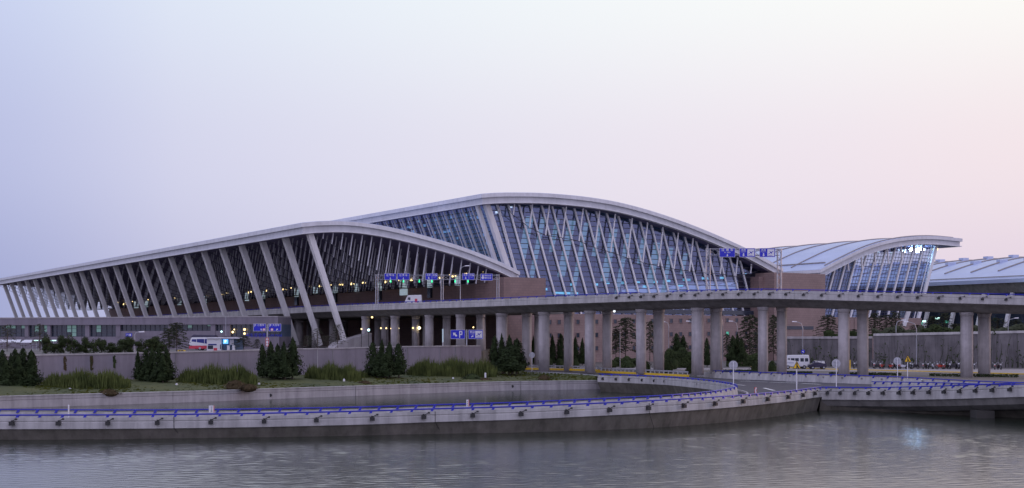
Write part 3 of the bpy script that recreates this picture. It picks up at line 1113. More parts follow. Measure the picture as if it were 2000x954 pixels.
# canopy ----------------------------------------------------
CAN = smooth_profile([(586, 437), (610, 434.8), (650, 433.5), (690, 435.5), (740, 443), (790, 454), (840, 467.5), (890, 482.5), (940, 501), (975, 516), (1003, 530)])
cn = thing('departures_canopy', 'long open forecourt canopy on slanted white columns, dark ribbed underside', 'canopy', T(0, 0, ZP))
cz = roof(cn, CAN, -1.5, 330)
DV = Vector((DX, DY, 0))
top_t, foot_t, foot_z = CAN[0][0] + 2.2, 10.2, ZP + .8
mb = MB()
a, b = T(0, foot_t, foot_z), T(0, top_t, cz(top_t) + .1)
mb.beam(a, b, .95, 1.0, (DX, DY, 0), 0, 1.25, 1.2)
mb.beam(a + Vector((-EX, -EY, .4)) * .62, b + Vector((-EX, -EY, .4)) * .78, .25, .4, (DX, DY, 0), 0, .3, .45)
c0 = mb.build('column', 'column_white', cn)
mb = MB()
mb.hexa([T(-2, 6, ZP - .2), T(-2, 15.5, ZP - .2), T(2, 15.5, ZP - .2), T(2, 6, ZP - .2)], [T(-2, 8, ZP + 1.6), T(-2, 15.5, ZP + 3.6), T(2, 15.5, ZP + 3.6), T(2, 8, ZP + 1.6)])
mb.build('column_base', 'concrete', cn)
for k in range(1, 24):
    inst(c0, cn, c0.location + DV * 13.4 * k)
# suspended trusses: a cable with hanging struts, one on every column line
rod_px = [(632, .9, 437), (670, 2.7, 0), (708, 4.3, 0), (745, 5.4, 0), (781, 5.8, 0), (817, 5.7, 0), (851, 5.3, 0), (885, 4.7, 0), (919, 3.8, 0), (950, 2.4, 0)]
base = T(0, 20, 20)
tr0 = None
knots = []
rods = []
rod_px = sorted(rod_px + [((a[0] + b[0]) / 2, (a[1] + b[1]) / 2 * 1.02, 0) for a, b in zip(rod_px, rod_px[1:])])
for px, L, _ in rod_px:
    t = tpx(px, 0)
    z = cz(t)
    L *= 1.32
    rods.append((t, z, L))
    knots.append((t - .17 * L, z - L))
mb = MB()
ends = [(top_t + 1, cz(top_t + 1) - .3)] + knots + [(CAN[-1][0] - 1.2, cz(CAN[-1][0] - 1.2) - .2)]
mb.tube([T(0, t, z) for t, z in ends], .06, 5)
tr0 = mb.build('roof_truss', 'cable', cn)
for t, z, L in rods:
    m = MB()
    m.beam(T(0, t, z + .05), T(0, t - .17 * L, z - L), .22, .22, (DX, DY, 0))
    m.build('hanging_strut', 'strut_grey', tr0)
for k in range(1, 40):
    tr = copy_tree(tr0, cn)
    tr.location = tr0.location + DV * 8.3 * k
# intermediate struts between the main lines (three sets), shorter
# main hall --------------------------------------------------
MAIN = smooth_profile([(940, 380), (965, 378.3), (1000, 377.8), (1050, 378.6), (1100, 382), (1150, 387.5), (1200, 396), (1250, 408.5), (1300, 424), (1350, 442), (1400, 462.5), (1450, 485), (1490, 506), (1522, 524)], -1)
mh = thing('terminal_hall', 'main terminal hall with tall curved roof, glass gable and brown brick base', 'building', T(0, 60, ZG))
mz = roof(mh, MAIN, -1.5, 330)
# gable glass, with a sloping edge along the corner column
GZ = 15.0
t_corner_top, z_ct = tz(951, 398)
t_corner, z_c = tz(1004, 545)
def gable_poly(s, tend, fz_, P, tstart):
    pts = []
    return pts
gp = [T(2.26, t_corner, z_c), T(2.26, 58.5, z_c), T(2.26, 58.5, GZ - 1), T(2.26, 139.5, GZ - 1)]
ts = [139.5 - i * 2.0 for i in range(int((139.5 - 48) / 2))]
gp += [T(2.26, t, mz(t) + .15) for t in ts if t > t_corner_top + .5] + [T(2.26, t_corner_top + .4, mz(t_corner_top + .4) + .1)]
mb = MB()
mb.add(gp, [tuple(range(len(gp)))])
mb.build('gable_glass', 'glass_hall', mh)
mb = MB()
z = GZ - .4
while z < 44:
    tsin = [t for t in [49 + .5 * i for i in range(182)] if mz(t) > z and (z > z_c or t > 58.5) and (t - t_corner_top) * (z_c - z_ct) / (t_corner - t_corner_top) <= (z - z_ct) * 1 + 0 or False]
    tsin = []
    for i in range(183):
        t = 48.5 + .5 * i
        lean_ok = t > t_corner_top + (z_ct - z) * (t_corner - t_corner_top) / (z_ct - z_c)
        if mz(t) > z and lean_ok and (z > z_c or t > 58.5) and t < 139.6:
            tsin.append(t)
    if len(tsin) > 1:
        mb.beam(T(2.22, tsin[0], z), T(2.22, tsin[-1], z), .06, .17)
    z += 1.25
mb.build('mullions', 'mullion', mh)
# leaning columns on the gable
feet = [65, 140, 220, 300, 380, 455, 530, 610, 690, 760, 835, 910, 985, 1060, 1135, 1205, 1280, 1355, 1425]
feet_px = [1012, 1032.5, 1053, 1074, 1095.5] + [1100 + f / 3.815 for f in feet]
for px in feet_px:
    t0 = tpx(px, 2)
    zf = GZ - 1.5
    if px < 1030:
        zf = z_c - .5
    lo, hi = zf, 50
    for _ in range(40):
        zm = (lo + hi) / 2
        if mz(t0 - .335 * (zm - zf)) > zm:
            lo = zm
        else:
            hi = zm
    mb = MB()
    mb.beam(T(2, t0, zf), T(2, t0 - .335 * (lo - zf), lo + .15), .42, .36, (DX, DY, 0))
    mb.build('column', 'strut_white', mh)
mb = MB()                                # heavy double corner column
mb.beam(T(.6, t_corner - .3, z_c - .5), T(.6, t_corner_top + .2, mz(t_corner_top + .2) + .1), 1.3, 1.2, (DX, DY, 0))
mb.beam(T(2.4, t_corner - 1.9, z_c - .5), T(2.4, t_corner_top - 1.2, mz(t_corner_top - 1.2) + .1), .8, 1.0, (DX, DY, 0))
mb.build('corner_column', 'column_white', mh)
# struts hanging from the outer truss in front of the glass
struts = [(1005, 21), (1040, 45), (1073, 58), (1106, 60), (1139, 63), (1171, 71), (1202, 74), (1235, 77), (1265, 77), (1295, 75), (1325, 70), (1354, 64), (1383, 55), (1412, 45), (1441, 37), (1468, 17)]
kn = []
for px, dy in struts:
    t = tpx(px, .4)
    z = mz(t)
    L = dy / F * (285 + EY * t) * 1.02
    kn.append(T(.4, t - .155 * L, z - L))
    mb = MB()
    mb.beam(T(.4, t, z + .1), kn[-1], .27, .27, (DX, DY, 0))
    mb.build('hanging_strut', 'strut_white', mh)
mb = MB()
mb.tube([T(.4, tpx(985), mz(tpx(985)))] + kn + [T(.4, tpx(1490), mz(tpx(1490)))], .085, 5)
mb.build('truss_cable', 'cable', mh)
# inner trusses, added glowing blades, lamps and back wall seen through the glass
for s_ in (20,):
    mb = MB()
    for px, dy in struts[1:-1]:
        t = tpx(px, 0)
        z = mz(t)
        L = dy / F * (285 + EY * t) * 1.25
        mb.beam(T(s_, t, z), T(s_, t - .155 * L, z - L), .35, .35, (DX, DY, 0))
    mb.build('inner_truss', 'steel', mh)
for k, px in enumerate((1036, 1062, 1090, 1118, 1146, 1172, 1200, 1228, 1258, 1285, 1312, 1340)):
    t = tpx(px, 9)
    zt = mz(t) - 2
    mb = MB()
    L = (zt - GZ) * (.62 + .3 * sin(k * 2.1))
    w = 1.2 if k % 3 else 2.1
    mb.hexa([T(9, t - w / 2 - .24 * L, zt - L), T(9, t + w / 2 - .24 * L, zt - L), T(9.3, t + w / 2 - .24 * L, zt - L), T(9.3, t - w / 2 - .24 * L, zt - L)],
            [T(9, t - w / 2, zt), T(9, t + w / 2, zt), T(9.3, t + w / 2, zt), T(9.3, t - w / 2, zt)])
    mb.build('truss_glow_blade', 'painted_hall_glow', mh)  # added blade, its glow stands in for light reflected on the trusses
mb = MB()
mb.hexa([T(3.4, 59, GZ - 1.6), T(3.4, 139, GZ - 1.6), T(80, 139, GZ - 1.6), T(80, 59, GZ - 1.6)], [T(3.4, 59, GZ - 1.2), T(3.4, 139, GZ - 1.2), T(80, 139, GZ - 1.2), T(80, 59, GZ - 1.2)])
mb.build('floor', 'interior_floor', mh)
mb = MB()
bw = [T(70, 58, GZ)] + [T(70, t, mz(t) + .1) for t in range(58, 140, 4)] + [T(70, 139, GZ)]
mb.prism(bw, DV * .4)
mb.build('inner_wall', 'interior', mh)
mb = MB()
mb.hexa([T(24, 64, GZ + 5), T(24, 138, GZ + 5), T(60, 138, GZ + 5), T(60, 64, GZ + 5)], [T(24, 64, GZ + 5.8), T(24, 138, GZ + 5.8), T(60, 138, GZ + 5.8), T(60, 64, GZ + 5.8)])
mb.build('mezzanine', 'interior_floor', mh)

rl = random.Random(11)
for px, py, w in ((1036, 566, 2.5), (1060, 565, 2.8), (1112, 573, 5.5), (1118, 556, .8), (1090, 572, 2.5), (1165, 556, 1.0), (1188, 553, .8), (1219, 553, 1.6), (1246, 552, 1.4), (1280, 551, 1.6), (1307, 549, .8), (1342, 547, 2.4), (1378, 544, 2.0), (1411, 543, 1.2), (1450, 539, 2.0), (1462, 534, 1.8), (1260, 560, 1.0), (1330, 558, 1.5)):
    s_ = 8 + rl.random() * 6
    t, z = tz(px, py, s_)
    if t > 138:
        continue
    mb = MB()
    mb.hexa([T(s_, t - w / 2, z - .28), T(s_, t + w / 2, z - .28), T(s_ + .4, t + w / 2, z - .28), T(s_ + .4, t - w / 2, z - .28)],
            [T(s_, t - w / 2, z + .28), T(s_, t + w / 2, z + .28), T(s_ + .4, t + w / 2, z + .28), T(s_ + .4, t - w / 2, z + .28)])
    mb.build('ceiling_lamp', 'hall_lamp', mh)
for px, py in ((997, 404), (971, 415)):   # two bright points high behind the glass
    t, z = tz(px, py, 5)
    mb = MB()
    mb.box(T(5, t, z), (.9, .5, .5))
    mb.build('spotlight', 'sign_lit_white', mh)
# landside slope: leaning columns, glass and its dark mullion grid
dt, dz = (t_corner - t_corner_top), (z_ct - z_c)
TS = lambda s, u, off=0.0: T(s, t_corner - dt * u + off, z_c + (mz(t_corner_top) + .1 - z_c) * u)
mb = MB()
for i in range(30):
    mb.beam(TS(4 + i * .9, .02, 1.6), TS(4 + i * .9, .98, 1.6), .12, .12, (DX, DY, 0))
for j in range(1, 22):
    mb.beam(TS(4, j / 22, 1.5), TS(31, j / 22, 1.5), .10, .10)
mb.build('inner_glow_lattice', 'painted_hall_glow', mh)  # bars inside the slope glow by themselves, interior light put into their colour
mb = MB()
mb.add([TS(3, 0, .5), TS(328, 0, .5), TS(328, 1, .5), TS(3, 1, .5)], [(0, 1, 2, 3)])
mb.build('landside_glass', 'glass_dark', mh)
mb = MB()
mb.beam(TS(7, 0), TS(7, 1), .42, .28, (DX, DY, 0))
lc = mb.build('column', 'column_white', mh)
mb = MB()
mb.beam(TS(8.6, 0), TS(8.6, 1), .14, .22, (DX, DY, 0))
sc_ = mb.build('slim_column', 'column_white', mh)
for k in range(1, 72):
    inst(lc, mh, lc.location + DV * 4.45 * k)
for k in range(1, 72):
    inst(sc_, mh, sc_.location + DV * 4.45 * k)
mb = MB()
for j in range(1, 17):
    mb.beam(TS(4, j / 17, .3), TS(328, j / 17, .3), .16, .16)
mb.build('mullions', 'mullion', mh)
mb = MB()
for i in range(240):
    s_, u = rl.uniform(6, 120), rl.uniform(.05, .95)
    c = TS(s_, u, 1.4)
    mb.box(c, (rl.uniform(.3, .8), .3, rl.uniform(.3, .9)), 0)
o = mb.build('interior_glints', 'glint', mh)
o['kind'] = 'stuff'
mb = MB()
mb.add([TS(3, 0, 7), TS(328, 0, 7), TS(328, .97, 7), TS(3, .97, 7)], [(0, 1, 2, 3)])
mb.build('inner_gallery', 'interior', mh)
# brick base: wall under the glass facing the viaduct, with window rows
mb = MB()
mb.hexa([T(1, 47, ZG - 1), T(1, 168, ZG - 1), T(4, 168, ZG - 1), T(4, 47, ZG - 1)], [T(1, 47, GZ - .8), T(1, 168, GZ - .8), T(4, 168, GZ - .8), T(4, 47, GZ - .8)])
mb.build('brick_wall', 'brick_pale', mh)
mb = MB()
mb.hexa([T(-7, 46.5, ZG - 1), T(-7, 58, ZG - 1), T(6, 58, ZG - 1), T(6, 46.5, ZG - 1)], [T(-7, 46.5, z_c), T(-7, 58, z_c), T(6, 58, z_c), T(6, 46.5, z_c)])
mb.build('stair_tower', 'brick', mh)
mb = MB()
t1, t2 = tpx(1512, -5), tpx(1612, -5)
_, zt = tz(1560, 534, -5)
mb.hexa([T(-5, t1, ZG - 1), T(-5, t2, ZG - 1), T(9, t2, ZG - 1), T(9, t1, ZG - 1)], [T(-5, t1, zt), T(-5, t2, zt), T(9, t2, zt), T(9, t1, zt)])
mb.build('stair_tower', 'brick_pale', mh)
_, z0 = tz(1555, 644, -5)
mb = MB()
mb.hexa([T(-5.1, t1 + 4, z0), T(-5.1, t2 - 4.5, z0), T(-4.9, t2 - 4.5, z0), T(-4.9, t1 + 4, z0)], [T(-5.1, t1 + 4, z0 + .9), T(-5.1, t2 - 4.5, z0 + .9), T(-4.9, t2 - 4.5, z0 + .9), T(-4.9, t1 + 4, z0 + .9)])
mb.build('slot_window', 'window_dark', mh)
mb = MB()
t1b = tpx(1482, -1)
mb.hexa([T(-1, t1b, GZ - 1.4), T(-1, t1, GZ - 1.4), T(6, t1, GZ - 1.4), T(6, t1b, GZ - 1.4)], [T(-1, t1b, zt - 1), T(-1, t1, zt - 1), T(6, t1, zt - 1), T(6, t1b, zt - 1)])
mb.build('brick_wall', 'brick', mh)
_, zs = tz(1300, 609, 1)
mb = MB()
ta, tb = tpx(1195, 1), tpx(1480, 1)
mb.hexa([T(.94, ta, zs - .55), T(.94, tb, zs - .55), T(1.1, tb, zs - .55), T(1.1, ta, zs - .55)], [T(.94, ta, zs + .55), T(.94, tb, zs + .55), T(1.1, tb, zs + .55), T(1.1, ta, zs + .55)])
mb.build('ribbon_window', 'window_dark', mh)
def wall_window(t, z, w, h, mat_, lab=None):
    m = MB()
    m.hexa([T(.93, t - w / 2, z - h / 2), T(.93, t + w / 2, z - h / 2), T(1.1, t + w / 2, z - h / 2), T(1.1, t - w / 2, z - h / 2)],
           [T(.93, t - w / 2, z + h / 2), T(.93, t + w / 2, z + h / 2), T(1.1, t + w / 2, z + h / 2), T(1.1, t - w / 2, z + h / 2)])
    f = MB()
    for a, b, c, d in ((t - w / 2 - .1, t - w / 2 + .02, z - h / 2 - .1, z + h / 2 + .1), (t + w / 2 - .02, t + w / 2 + .1, z - h / 2 - .1, z + h / 2 + .1), (t - w / 2, t + w / 2, z - h / 2 - .1, z - h / 2 + .02), (t - w / 2, t + w / 2, z + h / 2 - .02, z + h / 2 + .1)):
        f.hexa([T(.86, a, c), T(.86, b, c), T(1.0, b, c), T(1.0, a, c)], [T(.86, a, d), T(.86, b, d), T(1.0, b, d), T(1.0, a, d)])
    o = m.build('window', mat_, mh)
    f.build('frame', 'brick', o)
    if lab:
        o['label'] = lab
for ry in (630, 656, 682):
    for k in range(28):
        px = 1037 + 18.25 * k
        if 1500 < px < 1612 or px > 1640 and ry == 682:
            continue
        t = tpx(px, 1)
        z = H + (HY - (ry + (px - 1040) * -.0105)) / F * (285.8 + EY * t)
        lit = (ry, k) == (630, 0) or (ry == 656 and k in (18, 20, 21))
        wall_window(t, z, .95, 1.05, 'lit_window_green' if lit else 'window_dark', 'window lit green' if lit else None)
# landside brick wall on the departures deck, lit panels and lamps
mb = MB()
mb.hexa([T(6, 49, ZP), T(325, 49, ZP), T(325, 52, ZP), T(6, 52, ZP)], [T(6, 49, 21.4), T(325, 49, 21.4), T(325, 52, 21.4), T(6, 52, 21.4)])
mb.build('brick_wall', 'brick', mh)
def dpx(px, t):                          # s of a point on the line t = const that shows at column px
    r = (px - 1000) / F
    return (-44.9 + EX * t - r * (285 + EY * t)) / (r * DY - DX)
for k, (px, w, y0, y1) in enumerate(((957, 2.4, 548, 570), (893, 1.8, 540, 558), (839, 1.8, 546, 562), (788, 3.6, 548, 577), (741, 1.8, 551, 568), (696, 1.7, 554, 571), (654, 2.0, 556, 573), (616, 1.8, 558, 574), (579, 1.8, 562, 580), (546, 1.6, 565, 582), (513, 2.2, 567, 584), (482, 1.8, 569, 588), (400, 2.2, 578, 592), (350, 2.2, 580, 596), (285, 3.0, 588, 600), (266, 3.0, 588, 602))):
    s_ = dpx(px, 48.6)
    Y = T(s_, 48.6, 0).y
    z0, z1 = H + (HY - y1) / F * Y, H + (HY - y0) / F * Y
    w *= (Y / 330) * .42
    mb = MB()
    mb.hexa([T(s_ - w, 48.3, z0), T(s_ + w, 48.3, z0), T(s_ + w, 48.98, z0), T(s_ - w, 48.98, z0)], [T(s_ - w, 48.3, z1), T(s_ + w, 48.3, z1), T(s_ + w, 48.98, z1), T(s_ - w, 48.98, z1)])
    mb.build('light_panel', 'lit_panel', mh)
    if k % 2 == 0:
        mb = MB()
        mb.hexa([T(s_ - w, 48.35, z0 - 2.6), T(s_ + w, 48.35, z0 - 2.6), T(s_ + w, 48.98, z0 - 2.6), T(s_ - w, 48.98, z0 - 2.6)], [T(s_ - w, 48.35, z0 - .05), T(s_ + w, 48.35, z0 - .05), T(s_ + w, 48.98, z0 - .05), T(s_ - w, 48.98, z0 - .05)])
        mb.build('door', 'window_dark', mh)
lamps = [(938, 530), (944, 530), (912, 533), (909, 534), (879, 536), (884, 540), (856, 537), (859, 543), (827, 545), (803, 547), (800, 548), (780, 548), (757, 550), (752, 551), (730, 547), (709, 553), (686, 555), (668, 556), (664, 556), (646, 556), (625, 560), (605, 558), (570, 563), (553, 566), (520, 568), (490, 570), (486, 572), (444, 572), (432, 575), (405, 578), (344, 579), (341, 582), (318, 581), (310, 584), (290, 585), (280, 587), (258, 588), (245, 590), (242, 595), (231, 591)]
lp = None
for k, (px, py) in enumerate(lamps):
    s_ = dpx(px, 47.6)
    Y = T(s_, 47.6, 0).y
    z = H + (HY - py) / F * Y
    if lp is None:
        m = MB()
        m.sphere((0, 0, 0), .25)
        m.sphere((.7, .1, .12), .21)
        lp = m.build('wall_lamp', 'lamp_warm', None)
        m = MB()
        m.tube([(0, 0, 0), (.4, .4, -.9), (.6, 1.0, -1.0)], .06, 5)
        m.tube([(.7, .1, 0), (.5, .4, -.9)], .06, 5)
        m.build('bracket', 'steel_dark', lp)
        lp.parent = mh
        o = lp
    else:
        o = copy_tree(lp, mh)
    o.location = T(s_, 47.6, z) - mh.location
    sc = Y / 330 * random.uniform(.85, 1.2)
    o.scale = (sc, sc, sc)

# third hall ---------------------------------------------------
THIRD = smooth_profile([(1600, 526), (1622, 514), (1650, 500), (1680, 486), (1710, 475.5), (1740, 468.3), (1770, 464), (1800, 462.3), (1830, 463), (1872, 467)], 0)
th = thing('shopping_hall', 'smaller terminal hall with ribbed lilac roof sweeping up to a pointed eave', 'building', T(0, 175, ZG))
zz3 = roof(th, THIRD, -.5, 300)
m = MB()
P3 = THIRD
m.tube([T(0, t, z + .2) for t, z in P3[1:-1]], .2, 5)
r3 = m.build('roof_rib', 'rib', th)
for k in range(1, 22):
    inst(r3, th, r3.location + DV * 13.0 * k)
m = MB()
t_, z_ = P3[2]
m.beam(T(2, t_, z_ + .25), T(296, t_, z_ + .25), .3, .3)
m.build('snow_guard', 'rib', th)
t_end = tpx(1812, 3) 
gp = [T(2.26, 154, GZ - 1), T(2.26, tpx(1796, 3), GZ - 1)] + [T(2.26, t, zz3(t) + .1) for t in [tpx(1822, 3) - .7 * i for i in range(70)] if t > 156]
mb = MB()
mb.add(gp, [tuple(range(len(gp)))])
mb.build('gable_glass', 'glass_hall', th)
def third_foot(px, w, h, name='column'):
    t0 = tpx(px, 2)
    zf = GZ - 1.5
    lo, hi = zf, 50
    for _ in range(40):
        zm = (lo + hi) / 2
        if zz3(t0 + .36 * (zm - zf)) > zm:
            lo = zm
        else:
            hi = zm
    mb = MB()
    mb.beam(T(2, t0, zf), T(2, t0 + .36 * (lo - zf), lo + .15), w * .75, h * .5, (DX, DY, 0))
    mb.build(name, 'strut_white', th)
for px in (1605, 1623, 1641, 1659.5, 1678, 1695.5, 1713.5, 1732, 1749.5, 1768):
    third_foot(px, .62, .85)
third_foot(1784, .3, .4, 'slim_column')
third_foot(1792, 1.5, 1.4, 'corner_column')
for px, dy, dx in ((1629, 7, 1), (1656, 16, 1), (1682, 25, 2), (1708, 26, 3), (1733, 29, 3), (1760, 24, 3), (1786, 17, 2)):
    t = tpx(px, .4)
    z = zz3(t)
    L = dy / F * (285 + EY * t)
    mb = MB()
    mb.beam(T(.4, t, z + .1), T(.4, t + .12 * L, z - L), .35, .35, (DX, DY, 0))
    mb.build('hanging_strut', 'strut_white', th)
mb = MB()
mu = 0
z = GZ - .2
while z < 37:
    tsin = [154 + .5 * i for i in range(120) if zz3(154 + .5 * i) > z and 154 + .5 * i < tpx(1796, 3) + .36 * (z - GZ)]
    if len(tsin) > 1:
        mb.beam(T(2.22, tsin[0], z), T(2.22, tsin[-1], z), .06, .13)
    z += 1.0
for i in range(34):
    t0 = 155 + i * 1.25
    zf, lo, hi = GZ - 1, GZ - 1, 50
    for _ in range(30):
        zm = (lo + hi) / 2
        if zz3(t0 + .36 * (zm - zf)) > zm: lo = zm
        else: hi = zm
    mb.beam(T(2.22, t0, zf), T(2.22, t0 + .36 * (lo - zf), lo), .1, .06, (DX, DY, 0))
mb.build('mullions', 'mullion', th)
mb = MB()
bw = [T(34, 150, GZ)] + [T(34, t, zz3(t) + .1) for t in range(156, 206, 4)] + [T(34, 198, GZ)]
mb.prism(bw, DV * .4)
mb.build('inner_wall', 'interior', th)
mb = MB()
mb.hexa([T(1, 168.2, ZG - 1), T(1, 196, ZG - 1), T(34, 196, ZG - 1), T(34, 168.2, ZG - 1)], [T(1, 168.2, GZ - .8), T(1, 196, GZ - .8), T(34, 196, GZ - .8), T(34, 168.2, GZ - .8)])
mb.build('brick_wall', 'brick_pale', th)
for px, py, w in ((1786, 487, 2.6), (1800, 487, 2.8), (1792, 491, 1.6), (1780, 489, 1.0), (1767, 491, .8)):
    t, z = tz(px, py, 6)
    z = min(z, zz3(t) - .7)
    mb = MB()
    mb.hexa([T(6, t - w / 2, z - .35), T(6, t + w / 2, z - .35), T(6.4, t + w / 2, z - .35), T(6.4, t - w / 2, z - .35)], [T(6, t - w / 2, z + .35), T(6, t + w / 2, z + .35), T(6.4, t + w / 2, z + .35), T(6.4, t - w / 2, z + .35)])
    mb.build('floodlight', 'hall_flood', th)
t, z = tz(1826, 487, 8)
mb = MB()
mb.box(T(8, t, z), (1.6, .6, .6))
mb.build('spotlight', 'lamp_warm', th)
for px, py in ((1716, 493), (1755, 489), (1768, 489), (1740, 495)):
    t, z = tz(px, py, 7)
    mb = MB()
    mb.sphere(T(7, t, min(z, zz3(t) - .4)), .35)
    mb.build('spotlight', 'sign_lit_white', th)

# boarding pier beyond --------------------------------------------
PT0 = 235
pier = thing('boarding_pier', 'long low pier hall with pale ribbed roof and box skylights, beyond the pointed eave', 'building', T(0, PT0, ZG))
pp = [(PT0 - 1.5, 26.6), (PT0 + 3, 28.0), (PT0 + 8, 29.6), (PT0 + 14, 31.2), (PT0 + 22, 33.2), (PT0 + 32, 35.0), (PT0 + 44, 36.2), (PT0 + 54, 36.4)]
PIE = [(v.x, v.y) for v in spline([Vector((a, b, 0)) for a, b in pp], 3)]
mb = MB()
S0, S1 = -60, 330
for a, b in zip(PIE, PIE[1:]):
    mb.hexa([T(S0, a[0], a[1] - 1.2), T(S0, b[0], b[1] - 1.2), T(S1, b[0], b[1] - 1.2), T(S1, a[0], a[1] - 1.2)], [T(S0, a[0], a[1]), T(S0, b[0], b[1]), T(S1, b[0], b[1]), T(S1, a[0], a[1])])
mb.build('roof', 'roof_metal', pier)
mb = MB()
mb.beam(T(S0, PT0 + .6, 27.5), T(S1, PT0 + .6, 27.5), .3, .25)
mb.build('gutter', 'rib', pier)
mb = MB()
mb.hexa([T(S0, PT0 + 1.5, 22.4), T(S0, PT0 + 50, 22.4), T(S1, PT0 + 50, 22.4), T(S1, PT0 + 1.5, 22.4)], [T(S0, PT0 - .6, 25.5), T(S0, PT0 + 50, 25.5), T(S1, PT0 + 50, 25.5), T(S1, PT0 - .6, 25.5)])
mb.build('eave_band', 'concrete_dark', pier)
mb = MB()
mb.hexa([T(S0, PT0 + 2, ZG), T(S0, PT0 + 40, ZG), T(S1, PT0 + 40, ZG), T(S1, PT0 + 2, ZG)], [T(S0, PT0 + 2, 22.3), T(S0, PT0 + 40, 22.3), T(S1, PT0 + 40, 22.3), T(S1, PT0 + 2, 22.3)])
mb.build('glass_wall', 'window_dark', pier)
r0 = m0 = k0 = q0 = None
for k in range(-6, 26):
    s_ = k * 10.5
    if r0 is None:
        m = MB()
        m.tube([T(s_, t, z + .15) for t, z in PIE if t > PT0 + 6], .28, 5)
        r0 = m.build('roof_rib', 'rib', pier)
        m = MB()
        t, z = PT0 + 22, lerp_profile(PIE, PT0 + 22)
        m.hexa([T(s_ - .4, t, z - .4), T(s_ + 1.0, t, z - .4), T(s_ + 1.0, t + 4, z), T(s_ - .4, t + 4, z)], [T(s_ - .4, t, z + 1.1), T(s_ + 1.0, t, z + 1.1), T(s_ + 1.0, t + 4, z + 1.4), T(s_ - .4, t + 4, z + 1.4)])
        m0 = m.build('skylight', 'roof_metal', pier)
        t, z = PT0 + 42, lerp_profile(PIE, PT0 + 42)
        m = MB()
        m.hexa([T(s_ - 1.0, t, z - .2), T(s_ + 1.0, t, z - .2), T(s_ + 1.0, t + 3, z), T(s_ - 1.0, t + 3, z)], [T(s_ - 1.0, t, z + 1.1), T(s_ + 1.0, t, z + 1.1), T(s_ + 1.0, t + 3, z + 1.2), T(s_ - 1.0, t + 3, z + 1.2)])
        k0 = m.build('skylight', 'roof_metal', pier)
        m = MB()
        m.beam(T(s_, PT0 - 5, ZG), T(s_, PT0 + 1.2, 22.3), .9, 1.1, (DX, DY, 0))
        q0 = m.build('column', 'column_white', pier)
        sb = s_
    else:
        for src in (r0, m0, k0, q0):
            inst(src, pier, src.location + DV * (s_ - sb))
for px, py in ((1805, 628), (1797, 632), (1776, 630), (1786, 629), (1831, 622), (1886, 620), (1897, 621), (1915, 622), (1920, 626), (1848, 629)):
    mb = MB()
    Y = 424
    p = W(px, py, Y - (px - 1800) * .05)
    mb.box(p, (random.uniform(.5, 1.5), .6, random.uniform(.4, .9)))
    mb.build('lit_window', 'lamp_tube' if px in (1805, 1831) else 'lit_window_green', pier)
mb = MB()                                  # the fat slanted leg seen between the pillars
a, b = W(1765, 637, 372), W(1776, 604, 372)
a2 = a + (a - b) * .02
mb.beam(a2, b + (b - a) * 1.0, 1.0, 1.2, (0, 1, 0))
mb.build('slanted_leg', 'column_white', th)

# ------------------------------------------------------------------ low building in front of the canopy
A, B = G(-70, 322.5, ZP), G(545, 298, ZP)
u = (B - A).normalized()
nrm = Vector((-u.y, u.x, 0))
lb = thing('arrivals_block', 'low lavender concrete building with dark ribbon windows below the canopy columns', 'building', A)
def lbx(px):
    r = (px - 1000) / F
    return (r * A.y - A.x) / (u.x - r * u.y)
L = (B - A).length
def lbox(m, x0, x1, z0, z1, d0, d1, mi=0):
    m.hexa([A + u * x0 + nrm * d0 + Vector((0, 0, z0 - ZP)), A + u * x1 + nrm * d0 + Vector((0, 0, z0 - ZP)), A + u * x1 + nrm * d1 + Vector((0, 0, z0 - ZP)), A + u * x0 + nrm * d1 + Vector((0, 0, z0 - ZP))],
           [A + u * x0 + nrm * d0 + Vector((0, 0, z1 - ZP)), A + u * x1 + nrm * d0 + Vector((0, 0, z1 - ZP)), A + u * x1 + nrm * d1 + Vector((0, 0, z1 - ZP)), A + u * x0 + nrm * d1 + Vector((0, 0, z1 - ZP))], mi)
ZT = H + 4.95
mb = MB(); lbox(mb, 0, L, H + 3.35, ZT, -.5, 6); mb.build('fascia', 'concrete_wall', lb)
mb = MB(); lbox(mb, 0, L, ZT + .003, ZT + .25, -.62, 6.1); mb.build('coping', 'concrete', lb)
mb = MB(); lbox(mb, 0, L, ZP - .5, H + .6, 0, 6); mb.build('base_wall', 'concrete_wall', lb)
mb = MB(); lbox(mb, 0, L, H + .6, H + 3.35, 1.2, 6); mb.build('core_wall', 'interior', lb)
mb = MB(); lbox(mb, lbx(232), lbx(437), H + .6, H + 1.9, -.05, 1.15); mb.build('spandrel', 'concrete_wall', lb)
for a, b in ((-30, -22), (49, 56), (92.5, 99), (167, 175), (227, 235), (329, 335.5), (412, 421), (436, 450)):
    mb = MB(); lbox(mb, lbx(a), lbx(b), H + .6, H + 3.35, -.15, 1.0); mb.build('pier', 'concrete_wall', lb)
